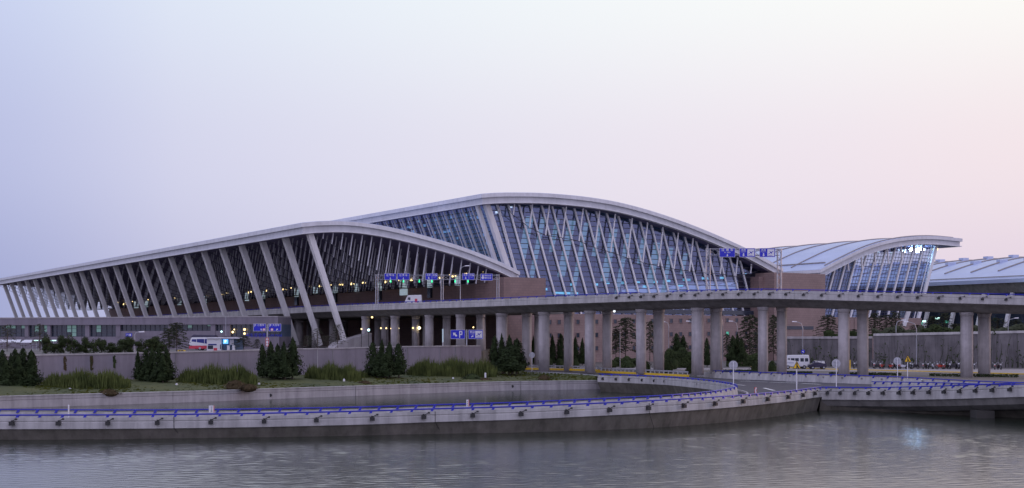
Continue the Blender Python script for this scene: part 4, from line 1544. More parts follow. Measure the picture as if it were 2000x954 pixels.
for a, b, z0, lit in ((-70, -30, .62, 0), (-22, 49, .62, 2), (56, 92.5, .62, 2), (99, 167, .62, 1), (175, 227, .62, 1), (235, 329, 1.92, 0), (335.5, 412, 1.92, 1), (421, 436, .62, 1), (450, 544, .62, 0)):
    mb = MB(); lbox(mb, lbx(a), lbx(b), H + z0, H + 3.33, .5, .56)
    w = mb.build('window', 'window_dark', lb)
    n_ = max(2, int((b - a) / 9))
    mb = MB()
    for i in range(n_ + 1):
        x = lbx(a) + (lbx(b) - lbx(a)) * i / n_
        lbox(mb, x - .05, x + .05, H + z0, H + 3.33, .38, .48)
    for zz in ((.36, .7) if z0 < 1 else (.5,)):
        zc = H + z0 + (3.33 - z0) * zz
        lbox(mb, lbx(a), lbx(b), zc - .04, zc + .04, .36, .46)
    mb.build('frame', 'mullion', w)
    for i in range(n_):
        if random.random() < (.0, .25, .7)[lit]:
            x0 = lbx(a) + (lbx(b) - lbx(a)) * (i + .08) / n_
            x1 = lbx(a) + (lbx(b) - lbx(a)) * (i + .92) / n_
            mb = MB()
            zz = random.choice((.0, .36, .7))
            lbox(mb, x0, x1, H + z0 + (3.33 - z0) * zz + .1, H + 3.25, .49, .497)
            mb.build('lit_pane', 'lit_window', w)
for px, py, r in ((478, 652, .25), (478, 644, .28), (455, 649, .25), (458, 644, .15), (433, 648, .2)):
    mb = MB()
    mb.sphere(A + u * lbx(px) + nrm * -.1 + Vector((0, 0, H + (HY - py) / F * 301 - ZP)), r)
    mb.build('wall_lamp', 'lamp_warm' if px != 433 else 'lamp_cool', lb)
mb = MB()
for i, ch in enumerate('停车库收费'):
    mb.text(ch, lbx(484 + 8 * i), 0, 1.0, 0, 0)
mb.text('CAR PARK', lbx(538), 0, .75, 0, 0)
mb.v = [A + u * v.x + nrm * -.05 + Vector((0, 0, v.z + H + (HY - 656) / F * 300 - ZP)) for v in mb.v]
mb.build('lettering', 'sign_blue', lb)
# ------------------------------------------------------------------ plants
def leaf_quad(m, c, nrm, size, r, mi=0):
    n = Vector(nrm)
    n.normalize()
    x = n.cross(Vector((r.uniform(-1, 1), r.uniform(-1, 1), r.uniform(-1, 1))))
    if x.length < 1e-3:
        x = Vector((1, 0, 0))
    x.normalize()
    y = n.cross(x)
    a, b = size * r.uniform(.6, 1.2), size * r.uniform(.4, .9)
    m.add([c - x * a, c - y * b * .8, c + x * a * .8, c + y * b], [(0, 1, 2, 3)], mi)


def cypress_meshes(seed):                 # unit: 1 m tall scaled; height 6, radius ~1.15
    r = random.Random(seed)
    m = MB()
    Ht = 6.0
    lean = r.uniform(-.02, .02)
    ph = [r.uniform(0, 6.28) for _ in range(4)]
    ex = (.42, .62, .85, .5, .72)[seed % 5]
    for i in range(1700):
        h = r.random() ** 1.25
        a = r.uniform(0, 2 * pi)
        prof = (1 - h) ** ex * (.62 + .38 * min(1, h * 6)) * 1.12 + .03
        prof *= 1 + .26 * sin(3 * a + ph[0] + h * 6) + .20 * sin(5 * a + ph[1] - h * 11) + .1 * sin(h * 26 + ph[2])
        rad = prof * (r.uniform(.72, 1.04) if r.random() < .82 else r.uniform(1.0, 1.32))
        c = Vector((cos(a) * rad + lean * h * Ht, sin(a) * rad, .25 + h * (Ht - .25)))
        leaf_quad(m, c, (cos(a), sin(a), r.uniform(-.3, .8)), .16 + .10 * (1 - h), r)
    for k in range(60):
        h = .9 + .1 * k / 60
        c = Vector((lean * h * Ht + r.uniform(-.05, .05), r.uniform(-.05, .05), Ht * h + .1))
        m.add([c + Vector((-.06, 0, -.2)), c + Vector((.06, .02, -.2)), c + Vector((.0, 0, .25))], [(0, 1, 2)])
    core = MB()
    m.tube([(0, 0, .3), (0, 0, 1.2), (lean * 3, 0, 3.2), (lean * 6, 0, 5.5)], .72, 9, .04)
    t = MB()
    t.tube([(0, 0, -.4), (0, 0, .8)], .13, 7, .1)
    return t, m


cyp = []
for k in range(5):
    t, m = cypress_meshes(20 + k)
    a, b = t.build('trunk', 'bark', None), m.build('crown', 'cypress', None)
    cyp.append((a.data, b.data))
    for o in (a, b):
        bpy.data.objects.remove(o)


def plant(name, label, cat, datas, loc, sc, group, rz=None):
    e = thing(name, label, cat, loc, group, random.uniform(0, 6.28) if rz is None else rz)
    e.scale = sc
    for nm, d in datas:
        o = bpy.data.objects.new(nm, d)
        COL.objects.link(o)
        o.parent = e
    return e


ORD = ['first', 'second', 'third', 'fourth', 'fifth', 'sixth', 'seventh', 'eighth', 'ninth', 'tenth', 'eleventh', 'twelfth']
kk = 0
def cypress(px, py_top, py_base, Y, wid, label, group, name='cypress_tree'):
    global kk
    z0 = H + (HY - py_base) / F * Y
    h = (py_base - py_top) / F * Y
    w = wid / F * Y / 2.0
    plant(name, label, 'cypress', (('trunk', cyp[kk % 5][0]), ('crown', cyp[kk % 5][1])), G(px, Y, z0), (w, w, h / 6.15), group)
    kk += 1


clumps = [
    ('cypress clump at the edge of view', [(4, 683, 757, 178, 22), (22, 690, 752, 177, 24), (28, 681, 757, 175, 26), (44, 679, 757, 174, 26), (36, 690, 757, 172, 30), (60, 684, 756, 173, 34), (12, 700, 759, 171, 34)]),
    ('cypress clump below the shuttle bus', [(270, 683, 743, 188, 18), (284, 682, 745, 187, 26), (297, 677, 746, 186, 26), (309, 679, 750, 185, 30), (326, 678, 744, 186, 32), (318, 690, 745, 184, 28)]),
    ('cypress clump below the twin parking signs', [(513, 672, 737, 200, 20), (528, 667, 738, 199, 28), (541, 672, 738, 198, 26), (553, 667, 738, 198, 30), (571, 660, 736, 198, 34), (556, 684, 738, 196, 30), (535, 690, 738, 196, 30)]),
    ('cypress clump below the warm lamps', [(729, 668, 735, 214, 26), (745, 663, 736, 213, 26), (761, 667, 735, 212, 28), (779, 671, 734, 212, 28), (752, 690, 736, 210, 30), (736, 692, 736, 210, 28)]),
    ('cypress clump at the wall end', [(966, 655, 727, 232, 24), (981, 652, 727, 231, 24), (994, 655, 728, 230, 28), (1009, 661, 726, 229, 36), (1001, 675, 727, 227, 40), (985, 680, 727, 227, 34)]),
]
for name_, trees in clumps:
    order = sorted(range(len(trees)), key=lambda i: trees[i][0])
    hs = sorted(range(len(trees)), key=lambda i: trees[i][2] - trees[i][1])
    for rank, i in enumerate(order):
        px, t_, b_, Y, w = trees[i]
        pos = 'tallest' if i == hs[-1] else 'shortest' if i == hs[0] else None
        where = ('%s tree from the left' % ORD[rank]) if rank else 'leftmost tree'
        cypress(px, t_, b_, Y, w, ('%s dark tree of the %s' % (pos, name_)) if pos else 'dark %s in the %s' % (where, name_), name_)

# reed beds
def reeds(x0, x1, ytop, ybase, Y, label, n=2600):
    r = random.Random(x0)
    e = thing('reed_bed', label, 'reeds', G((x0 + x1) / 2, Y, H + (HY - ybase) / F * Y), 'bamboo reed beds along the wall')
    m = MB()
    hw = (x1 - x0) / 2 / F * Y
    hh = (ybase - ytop) / F * Y
    for i in range(n):
        u_ = r.uniform(-1, 1)
        x = u_ * hw
        y = r.uniform(-1, 1) * 1.8 * math.sqrt(max(0, 1 - u_ * u_ * .8))
        h = hh * (1 - .4 * abs(u_) ** 4) * (r.uniform(.45, 1.0) if r.random() < .85 else r.uniform(.95, 1.22)) * (1 - .12 * sin(u_ * 9 + x0)) * (1 - max(0, -y) * .08)
        a = r.uniform(0, pi)
        w = r.uniform(.04, .10)
        d = Vector((cos(a) * w, sin(a) * w, 0))
        ln = Vector((r.uniform(-.3, .3), r.uniform(-.3, .2), 0)) * h * .5
        p = Vector((x, y, -.15))
        m.add([p - d * .5, p + d * .5, p + ln * .4 + d + Vector((0, 0, h * .6)), p + ln + Vector((0, 0, h)), p + ln * .4 - d + Vector((0, 0, h * .6))], [(0, 1, 2, 3, 4)])
    m.v = [v + e.location for v in m.v]
    m.build('foliage', 'reed', e)


reeds(88, 252, 724, 760, 174, 'wide bamboo reed bed between the two outermost cypress clumps', 3400)
reeds(352, 500, 714, 752, 188, 'bamboo reed bed beside the biggest rust coloured bush', 3200)
reeds(596, 704, 711, 746, 202, 'narrow bamboo reed bed below the wall joint with the white strip', 2600)
reeds(796, 970, 701, 739, 219, 'tall bamboo reed bed at the free end of the retaining wall', 3800)
reeds(690, 724, 722, 741, 212, 'small sparse reed tuft between two cypress clumps', 300)


def bush_data(seed, n=420, sq=.55, leaf=.16):
    r = random.Random(seed)
    m = MB()
    for i in range(n):
        a, b = r.uniform(0, 2 * pi), r.uniform(0, 1) ** .7
        rr = 1 + .18 * sin(3 * a + seed) + .12 * sin(7 * a)
        c = Vector((cos(a) * cos(b * pi / 2) * rr, sin(a) * cos(b * pi / 2) * rr, sin(b * pi / 2) * sq * r.uniform(.8, 1.1)))
        leaf_quad(m, c, (cos(a), sin(a), r.uniform(0, 1.5)), leaf, r)
    m.sphere((0, 0, 0), .86, 0, 10, 6, (1, 1, sq * .95))
    return m


def bush(name, label, cat, px, py, Y, w, h, mat_, group, seed):
    s_ = w / 2 / F * Y
    m = bush_data(seed, 420, h / (w / 2))
    p = G(px, Y, H + (HY - py) / F * Y)
    m.v = [v * s_ + p for v in m.v]
    e = thing(name, label, cat, p, group)
    m.build('foliage', mat_, e)
    mm = MB()
    mm.tube([p + Vector((0, 0, -.3)), p + Vector((0, 0, .15))], .08, 6)
    mm.build('stem', 'bark', e)


gb = 'rust brown bushes on the grass bank'
for k, (px, py, w, h, lab) in enumerate(((213, 770, 38, 8, 'flat brown bush on the bank beneath the widest reed bed'), (460, 758, 44, 13, 'large rust brown bush in front of the reeds, beside a smaller companion'), (486, 760, 36, 8, 'smaller rust brown bush touching the large one'), (712, 753, 32, 8, 'small brown bush below the cypress clump near the wall lamps'), (922, 745, 40, 13, 'dark domed bush on the bank before the tallest reeds'), (946, 747, 36, 7, 'flat rust brown bush next to the dark domed bush'), (1063, 743, 30, 9, 'lone reddish brown bush on the bank before the picket fence'))):
    Y = {213: 163, 460: 175, 486: 174, 712: 196, 922: 213, 946: 212, 1063: 216}[px]
    bush('bush', lab, 'bush', px, py, Y, w, h, 'hedge' if px == 922 else 'rust_bush', gb, k + 1)
gb = 'clipped ball shrubs under the viaduct'
for k, (px, py, w, h, Y) in enumerate(((1093, 716, 19, 14, 262), (1125, 716, 17, 14, 262), (1260, 721, 25, 15, 236), (1304, 722, 25, 15, 233), (1350, 727, 24, 16, 228), (1316, 714, 20, 12, 250), (1399, 726, 24, 15, 230), (1476, 724, 22, 17, 236), (1508, 724, 22, 17, 234), (1225, 718, 34, 14, 262), (1195, 715, 22, 10, 265), (1070, 716, 16, 10, 270))):
    near = {1093: 'between the first lit pillar and the dark one behind', 1125: 'touching the pillar near the end of the reed bank', 1260: 'in front of the white downpipe pillar', 1304: 'at the foot of the dark pillar beside the downpipe', 1350: 'at the foot of the thickest pillar', 1316: 'half hidden behind the wall-foot shrubs', 1399: 'before the pillar next to the thickest one', 1476: 'left-hand of the pair before the slim pillar', 1508: 'between the two slim pillars beside the minibus', 1225: 'wide and low below the bare deodar', 1195: 'small, beyond the crash barrier joint', 1070: 'low and dark beside the first pillar'}[px]
    bush('ball_shrub', 'round clipped shrub, ' + near, 'shrub', px, py, Y, w, h, 'hedge', gb, 30 + k)
for k, (x0, x1, yt, yb, Y, lab) in enumerate(((1297, 1356, 680, 704, 262, 'thick dark hedge below the two pointed trees by the brick wall'), (1200, 1245, 697, 712, 275, 'low dark hedge beneath the bare deodar tree'), (1418, 1486, 688, 708, 275, 'dark hedge behind the cypress pair under the viaduct'), (1052, 1078, 700, 716, 272, 'small hedge behind the first lit pillar'))):
    e = thing('hedge', lab, 'hedge', G((x0 + x1) / 2, Y, ZG), 'hedges below the brick wall')
    r = random.Random(50 + k)
    m = MB()
    hw, z1 = (x1 - x0) / 2 / F * Y, H + (HY - yt) / F * Y
    c0 = e.location
    for i in range(1500):
        x = r.uniform(-1, 1)
        top = (z1 - ZG) * (.85 + .15 * sin(x * 7 + k)) * (1 - .3 * abs(x) ** 4)
        z = ZG + top * (1 if r.random() < .4 else r.random())
        y = r.uniform(-1.6, 1.6) if z > ZG + top * .98 else -1.6 + r.uniform(-.2, .3)
        leaf_quad(m, Vector((c0.x + x * hw, c0.y + y, z)), (r.uniform(-.5, .5), -1, r.uniform(0, 1.5)), .24, r)
    m.hexa([c0 + Vector((-hw * .95, -1.4, -.2)), c0 + Vector((hw * .95, -1.4, -.2)), c0 + Vector((hw * .95, 1.4, -.2)), c0 + Vector((-hw * .95, 1.4, -.2))],
           [c0 + Vector((-hw * .9, -1.3, (z1 - ZG) * .82)), c0 + Vector((hw * .9, -1.3, (z1 - ZG) * .82)), c0 + Vector((hw * .9, 1.3, (z1 - ZG) * .82)), c0 + Vector((-hw * .9, 1.3, (z1 - ZG) * .82))])
    m.build('foliage', 'hedge', e)

# cypresses and deodars behind the viaduct
for k, (px, yt, yb, Y, w, lab) in enumerate(((1041, 656, 712, 290, 14, 'dark pointed tree squeezed beside the first lit pillar'), (1051, 658, 712, 290, 14, 'dark pointed tree touching the pillar nearest the green lit window'), (1079, 654, 712, 290, 17, 'dark pointed tree between the first and second lit pillars'), (1096, 652, 712, 290, 19, 'tallest dark tree between the first and second lit pillars'), (1124, 658, 712, 290, 15, 'narrow dark tree beside the round-topped pillar pair'), (1137, 660, 712, 290, 16, 'short dark tree before the twin pillars'),
                                                       (1322, 651, 690, 280, 20, 'taller pointed tree above the thick hedge'), (1334, 655, 690, 281, 18, 'shorter pointed tree above the thick hedge'), (1381, 660, 715, 270, 13, 'slim dark tree behind the thickest pillar'), (1431, 655, 708, 262, 22, 'first of the close cypress trio below the twin street lamps'), (1441, 651, 708, 263, 20, 'middle tree of the cypress trio below the twin street lamps'), (1449, 660, 708, 261, 18, 'shortest tree of the cypress trio below the twin street lamps'))):
    cypress(px, yt, yb, Y, w, lab, 'pointed evergreens before the brick wall')


def deodar_data(seed, bare=False):        # unit: height 8
    r = random.Random(seed)
    t, m = MB(), MB()
    Ht = 8.0
    t.tube([(0, 0, -.5), (.05, 0, 2), (-.05, .05, 5), (0, 0, 7.8)], .17, 7, .03)
    for k in range(44):
        h = 1.2 + 6.5 * (k / 44) ** .9
        L = (8.6 - h) * .27 * r.uniform(.55, 1.25) + .75 * r.uniform(.5, 1)
        a = k * 2.4 + r.uniform(-.4, .4)
        d = Vector((cos(a), sin(a), 0))
        p0, p1, p2 = Vector((0, 0, h)), Vector((0, 0, h)) + d * L * .6 + Vector((0, 0, .12 * L)), Vector((0, 0, h)) + d * L + Vector((0, 0, -.10 * L))
        t.tube([p0, p1, p2], .035, 4, .012)
        for j in range(9 if bare else 30):
            q = p0.lerp(p1, r.random() * 1) if r.random() < .35 else p1.lerp(p2, r.uniform(0, 1.1))
            q = q + Vector((r.uniform(-.25, .25), r.uniform(-.25, .25), r.uniform(-.12, .06)))
            leaf_quad(m, q, (r.uniform(-.8, .8), r.uniform(-.8, .8), 1), .18, r)
            leaf_quad(m, q, (d.y, -d.x, r.uniform(-.2, .2)), .13, r)
    return t, m


deo = []
for k in range(5):
    t, m = deodar_data(70 + k, k == 4)
    a, b = t.build('trunk', 'bark', None), m.build('crown', 'pine', None)
    deo.append((a.data, b.data))
    for o in (a, b):
        bpy.data.objects.remove(o)


def deodar(px, yt, yb, Y, w, label, group, v, name='deodar_tree', cat='tree'):
    h = (yb - yt) / F * Y / 8.0
    ww = w / F * Y / 3.1
    plant(name, label, cat, (('trunk', deo[v][0]), ('crown', deo[v][1])), G(px, Y, H + (HY - yb) / F * Y), (ww, ww, h), group)


gd = 'layered conifers beyond the viaduct pillars'
for k, (px, yt, yb, Y, w, lab) in enumerate(((1222, 617, 700, 285, 44, 'broad layered conifer beside the white downpipe'), (1203, 640, 700, 286, 26, 'smaller conifer at the side of the broad one by the downpipe'), (1269, 624, 700, 285, 24, 'conifer seen between the downpipe and the dark pillar'), (1464, 612, 705, 285, 46, 'wide conifer spreading before the brick wall left of the slim pillar'), (1420, 650, 705, 287, 18, 'pale young conifer beside the cypress trio'), (1511, 612, 705, 284, 28, 'tall conifer between the two slim pillars'), (1480, 645, 708, 278, 24, 'brownish conifer crowding the slim pillar'),
                                                          (1617, 613, 672, 300, 40, 'shaggy conifer beside the square brick tower'), (1668, 642, 672, 305, 26, 'low conifer between the paired pillars above the grey wall'), (1708, 610, 665, 300, 30, 'ragged conifer behind the pillar pair'), (1731, 613, 662, 298, 32, 'full conifer above the grey wall'), (1749, 608, 660, 299, 26, 'pointed conifer beside the slanted white leg'), (1822, 616, 655, 300, 30, 'dark conifer before the green lit windows'), (1845, 610, 655, 303, 28, 'tall conifer above the grey wall before the lit glass'), (1948, 620, 652, 300, 34, 'conifer beyond the last pillar pair'), (1985, 624, 650, 302, 30, 'conifer at the edge of view above the grey wall'), (1790, 634, 655, 297, 36, 'low bushy conifer beneath the slanted white leg'), (1868, 632, 652, 299, 30, 'low dark conifer by the lit glass'))):
    deodar(px, yt, yb, Y, w, lab, gd, k % 4)
gd = 'conifers on the terrace behind the retaining wall'
for k, (px, yt, yb, Y, w, lab) in enumerate(((14, 632, 690, 240, 34, 'sparse layered tree above the wall at the edge of view'), (78, 630, 690, 243, 30, 'thin sparse tree before the second window bay'), (345, 628, 687, 240, 36, 'layered tree beside the white bus'), (330, 640, 687, 243, 40, 'dense tree filling the gap before the bus'), (476, 655, 683, 236, 30, 'small layered tree by the white parking kiosk'), (502, 662, 683, 238, 14, 'very small tree beside the red speed signs'), (620, 640, 681, 236, 28, 'bare thin tree at the foot of the slanted columns'), (660, 632, 680, 238, 26, 'bare tree before the nearest slanted column foot'), (600, 655, 681, 240, 24, 'low bare tree beside the slanted columns'), (640, 655, 680, 237, 26, 'low twiggy tree between the last two column feet'))):
    deodar(px, yt, yb, Y, w, lab, gd, 4 if k >= 6 or k < 2 else k % 4)


def crown_tree(seed):
    r = random.Random(seed)
    t, m = MB(), MB()
    t.tube([(0, 0, -.4), (0, 0, 1.2)], .12, 6, .09)
    for k in range(5):
        a = k * 1.3
        t.tube([(0, 0, 1.0), (cos(a) * .5, sin(a) * .5, 1.9), (cos(a) * 1.0, sin(a) * 1.0, 2.7)], .06, 5, .02)
    cl = [(Vector((r.uniform(-.9, .9), r.uniform(-.9, .9), r.uniform(.3, 3.2))), r.uniform(.5, .95)) for _ in range(14)]
    for i in range(1900):
        c, rad = r.choice(cl)
        d = Vector((r.gauss(0, 1), r.gauss(0, 1), r.gauss(0, 1))).normalized()
        leaf_quad(m, c + d * rad * r.uniform(.5, 1.1), d, .16, r)
    return t, m


brd = []
for k in range(3):
    t, m = crown_tree(90 + k)
    a, b = t.build('trunk', 'bark', None), m.build('crown', 'hedge', None)
    brd.append((a.data, b.data))
    for o in (a, b):
        bpy.data.objects.remove(o)
pos = [92, 106, 121, 137, 152, 168, 184, 199, 215, 229, 243, 254, 276, 292, 306, 318]
for k, px in enumerate(pos):
    yt = 661 + random.uniform(-3, 4) + (0 if px < 240 else -3)
    Y = 205 + (k % 3) * 3
    h = (692 - (px * .012) - yt) / F * Y / 4.0 * random.uniform(.85, 1.3)
    w = random.uniform(22, 32) / F * Y / 3.0
    lab = 'bushy hedgerow tree above the wall, %s along the row' % (ORD[k] if k < 12 else ['thirteenth', 'fourteenth', 'fifteenth', 'last'][k - 12])
    plant('hedgerow_tree', lab, 'tree', (('trunk', brd[k % 3][0]), ('crown', brd[k % 3][1])), G(px, Y, ZP - .1), (w, w, h), 'bushy trees along the top of the wall')

# ------------------------------------------------------------------ marker posts on the bank
for px, py, ht, lab in ((137, 767, 8, 'small white marker post before the widest reed bed'), (345, 757, 7, 'small white marker post below the six-tree cypress clump'), (506, 755, 6, 'small white marker post beside the rust brown bush pair'), (672, 750, 9, 'small white marker post below the narrow reed bed'), (885, 745, 7, 'small white marker post before the dark domed bush'), (948, 737, 8, 'small white marker post behind the flat rust bush')):
    Y = bankY(px) + 12
    p = G(px, Y, H + (HY - py) / F * Y)
    m = MB()
    w = .14
    m.prism([p + Vector(v) for v in ((-w, -w, -.2), (w, -w, -.2), (w, w, -.2), (-w, w, -.2))], (0, 0, ht / F * Y + .2))
    m.prism([p + Vector((v[0] * .7, v[1] * .7, ht / F * Y)) for v in ((-w, -w), (w, -w), (w, w), (-w, w))], (0, 0, .06))
    tag(m.build('marker_post', 'sign_white'), lab, 'marker post', 'white marker posts on the bank')
# ------------------------------------------------------------------ signs
def board(parent, x, z, w, h, y=0.0, items=(), name='sign_panel', th=.12, face='sign_blue', border=True):
    m = MB()
    m.box((x, y, z), (w, th, h), 0, 0)
    yf = y - th / 2 - .008
    if border:
        bw = .045
        for a, b, c, d in ((x - w / 2, x + w / 2, z + h / 2 - bw, z + h / 2), (x - w / 2, x + w / 2, z - h / 2, z - h / 2 + bw), (x - w / 2, x - w / 2 + bw, z - h / 2 + bw, z + h / 2 - bw), (x + w / 2 - bw, x + w / 2, z - h / 2 + bw, z + h / 2 - bw)):
            m.flat([(a, c), (b, c), (b, d), (a, d)], yf, 1)
    for it in items:
        k = it[0]
        if k == 't':
            m.text(it[1], x + it[2], z + it[3], it[4], yf - .004, it[5] if len(it) > 5 else 1, .012 * it[4])
        elif k == 'p':
            m.flat([(x + a, z + b) for a, b in it[1]], yf - .002 - (.006 if len(it) > 2 and it[2] != 1 else 0), it[2] if len(it) > 2 else 1)
        elif k == 'c':
            for rr, mi, dy in it[4]:
                m.flat([(x + it[1] + rr * cos(2 * pi * i / 18), z + it[2] + rr * sin(2 * pi * i / 18)) for i in range(18)], yf - .004 - dy, mi)
    loc = parent.location.copy()
    m.v = [v + loc for v in m.v]
    return m.build(name, [face, 'sign_white', 'sign_blue', 'sign_red', 'sign_black'], parent)


def arrow(cx, cz, s, ang, mi=1):
    P = [(0, .5), (.42, .02), (.16, .08), (.16, -.5), (-.16, -.5), (-.16, .08), (-.42, .02)]
    a = radians(ang)
    return ('p', [(cx + s * (x * cos(a) - z * sin(a)), cz + s * (x * sin(a) + z * cos(a))) for x, z in P], mi)


def plane_icon(cx, cz, s, up=1):
    o = [('p', [(cx - s, cz - s), (cx + s, cz - s), (cx + s, cz + s), (cx - s, cz + s)], 1)]
    k = up
    o.append(('p', [(cx - .75 * s, cz - .35 * s * k), (cx - .7 * s, cz - .5 * s * k), (cx + .7 * s, cz + .3 * s * k), (cx + .8 * s, cz + .55 * s * k)], 2))
    o.append(('p', [(cx - .05 * s, cz - .1 * s * k), (cx + .2 * s, cz + .05 * s * k), (cx - .25 * s, cz + .42 * s), (cx - .38 * s, cz + .4 * s)], 2))
    o.append(('p', [(cx + .1 * s, cz + .0 * s), (cx + .35 * s, cz + .12 * s), (cx + .3 * s, cz - .3 * s), (cx + .15 * s, cz - .35 * s)], 2))
    o.append(('p', [(cx - .7 * s, cz - .82 * s), (cx + .5 * s, cz - .82 * s), (cx + .5 * s, cz - .72 * s), (cx - .7 * s, cz - .72 * s)], 2))
    return o


def lattice(m, p, q, w, n, r=.05):
    """square lattice mast between p and q"""
    p, q = Vector(p), Vector(q)
    d = (q - p)
    up = Vector((0, 1, 0)) if abs(d.normalized().y) < .9 else Vector((1, 0, 0))
    x = d.cross(up).normalized() * w / 2
    y = d.cross(x).normalized() * w / 2
    C = [x + y, x - y, -x - y, -x + y]
    for c in C:
        m.tube([p + c, q + c], r, 5)
    for i in range(n):
        a, b = p + d * i / n, p + d * (i + 1) / n
        for k in range(4):
            c0, c1 = (C[k], C[(k + 1) % 4]) if i % 2 else (C[(k + 1) % 4], C[k])
            m.tube([a + c0, b + c1], r * .6, 4)


# gantry over the viaduct, three signs
g = thing('sign_gantry', 'steel lattice gantry with three blue direction signs over the viaduct', 'sign gantry', G(1455, 216, 14.6))
zb = 14.2
zt_ = H + (HY - 487) / F * 216
zl = H + (HY - 499) / F * 216
for px in (1383, 1522):
    m = MB()
    p = G(px, 216, zb)
    lattice(m, p, Vector((p.x, p.y, zt_ + .1)), .62, 8, .06)
    m.build('mast', 'steel', g)
m = MB()
p, q = G(1383, 216, (zt_ + zl) / 2), G(1522, 216, (zt_ + zl) / 2)
lattice(m, p, q, zt_ - zl, 10, .05)
m.build('beam', 'steel', g)
kx = 216 / F
cx = lambda px: (px - 1455) * kx
cz = H + (HY - 494.5) / F * 216 - g.location.z
sw, sh = 30.5 * kx, 17.5 * kx
board(g, cx(1419), cz, sw, sh, -.75, [('t', '过', -.72, .42, .52), ('t', '境', 0, .42, .52), ('t', '车', .72, .42, .52), ('t', 'BY  PASS', 0, .02, .26), arrow(0, -.42, .42, 180)])
for px in (1458, 1497):
    board(g, cx(px), cz, sw, sh, -.75, [('t', '出发', -.62, .42, .40), ('t', 'Departures', -.62, .14, .17), arrow(-.62, -.34, .55, 180)] + plane_icon(.55, 0, .56))

# gantry at the canopy, five signs
Yg = 279
g = thing('sign_gantry', 'long steel gantry with five blue signs and green lane lights before the canopy', 'sign gantry', G(855, Yg, 14.6))
kx = Yg / F
zt_ = H + (HY - 538) / F * Yg
zl = H + (HY - 546.5) / F * Yg
for px in (736, 863.5, 972.5):
    m = MB()
    p = G(px, Yg, 14.2)
    for dx in (-.22, .22):
        m.tube([p + Vector((dx, 0, 0)), Vector((p.x + dx, p.y, zt_ + .2))], .10, 8)
    for k in range(5):
        z = 14.6 + k * (zt_ - 14.6) / 5
        m.beam((p.x - .2, p.y, z), (p.x + .2, p.y, z + .3), .05, .05)
    m.build('mast', 'steel', g)
m = MB()
lattice(m, G(734, Yg, (zt_ + zl) / 2), G(974, Yg, (zt_ + zl) / 2), (zt_ - zl), 22, .05)
m.build('beam', 'steel', g)
cx = lambda px: (px - 855) * kx
cz = H + (HY - 541) / F * Yg - g.location.z
sw, sh = 23.5 * kx, 12.6 * kx
board(g, cx(763), cz, sw, sh, -.7, [('t', '出', -.62, .25, .5), ('t', '租', 0, .32, .5), ('t', '车', .62, .25, .5), arrow(0, -.38, .42, 180)])
board(g, cx(788.5), cz, sw, sh, -.7, [('t', '社', -.62, .25, .5), ('t', '会', 0, .32, .5), ('t', '车', .62, .25, .5), arrow(0, -.38, .42, 180)])
for px in (843, 915):
    board(g, cx(px), cz, sw, sh, -.7, [('t', '出发', -.58, .32, .42), arrow(-.55, -.28, .5, 180), ('p', [(.1, -.5), (.16, -.5), (.16, .5), (.1, .5)]), ('t', '国内', .66, .3, .36), ('t', 'A B', .66, -.1, .26), ('p', [(.9, .1), (1.1, .1), (1.1, .4), (.9, .4)])])
board(g, cx(950.5), cz - .1, sw, sh * 1.05, -.7, [arrow(-.78, .0, .95, 180), ('t', '国际出发', .28, .28, .36), ('t', '国内出发', .28, -.2, .36)])
for px in (763, 788, 819, 843.5, 889, 914):
    m = MB()
    p = G(px, Yg - .7, H + (HY - 549.5) / F * Yg)
    m.tube([p + Vector((0, 0, -.28)), p + Vector((0, 0, .05)), p + Vector((0, 0, .30))], .16, 8, .05)
    m.build('lane_light', 'lamp_green', g)

# paired parking signs on a mast
Y = 232
kx = Y / F
g = thing('parking_sign', 'twin blue parking signs with red circles on one mast, above the cypress clump', 'road sign', G(522, Y, ZP))
m = MB()
p = g.location
m.tube([p, p + Vector((0, 0, H + (HY - 634) / F * Y - ZP))], .11, 8)
m.tube([p + Vector((-.9, .1, H + (HY - 640) / F * Y - ZP)), p + Vector((.9, .1, H + (HY - 640) / F * Y - ZP))], .06, 6)
m.build('mast', 'sign_grey', g)
cz = H + (HY - 640) / F * Y - ZP
ring = [(.26, 3, 0), (.19, 1, .004)]
board(g, (507.3 - 522) * kx, cz, 24.5 * kx, 14.6 * kx, -.05, [('t', 'P', -.78, .32, .62), ('t', '小', -.22, .38, .4), ('t', '型', .2, .38, .4), ('t', '车', .62, .38, .4), arrow(.3, -.36, .42, 45), ('c', .76, -.36, 0, ring)])
board(g, (537 - 522) * kx, cz, 24.5 * kx, 14.6 * kx, -.05, [('t', 'P', -.78, .32, .62), ('t', '大', -.22, .38, .4), ('t', '型', .2, .38, .4), ('t', '车', .62, .38, .4), arrow(.38, -.36, .42, -45), ('c', -.5, -.36, 0, ring)])
ring = [(.30, 3, 0), (.21, 1, .004)]
for py, tx in ((663, '5'), (668.5, ''), (673.5, '')):
    m = MB()
    zc = H + (HY - py) / F * Y - ZP
    c = p + Vector((0.02, -.16, zc))
    m.tube([c + Vector((0, .03, 0)), c + Vector((0, -.03, 0))], .30, 18)
    m.flat([(c.x + .21 * cos(2 * pi * i / 18), c.z + .21 * sin(2 * pi * i / 18)) for i in range(18)], c.y - .04, 1)
    if tx:
        m.text(tx, c.x, c.z, .34, c.y - .05, 2)
    m.build('speed_disc', ['sign_red', 'sign_white', 'sign_black'], g)

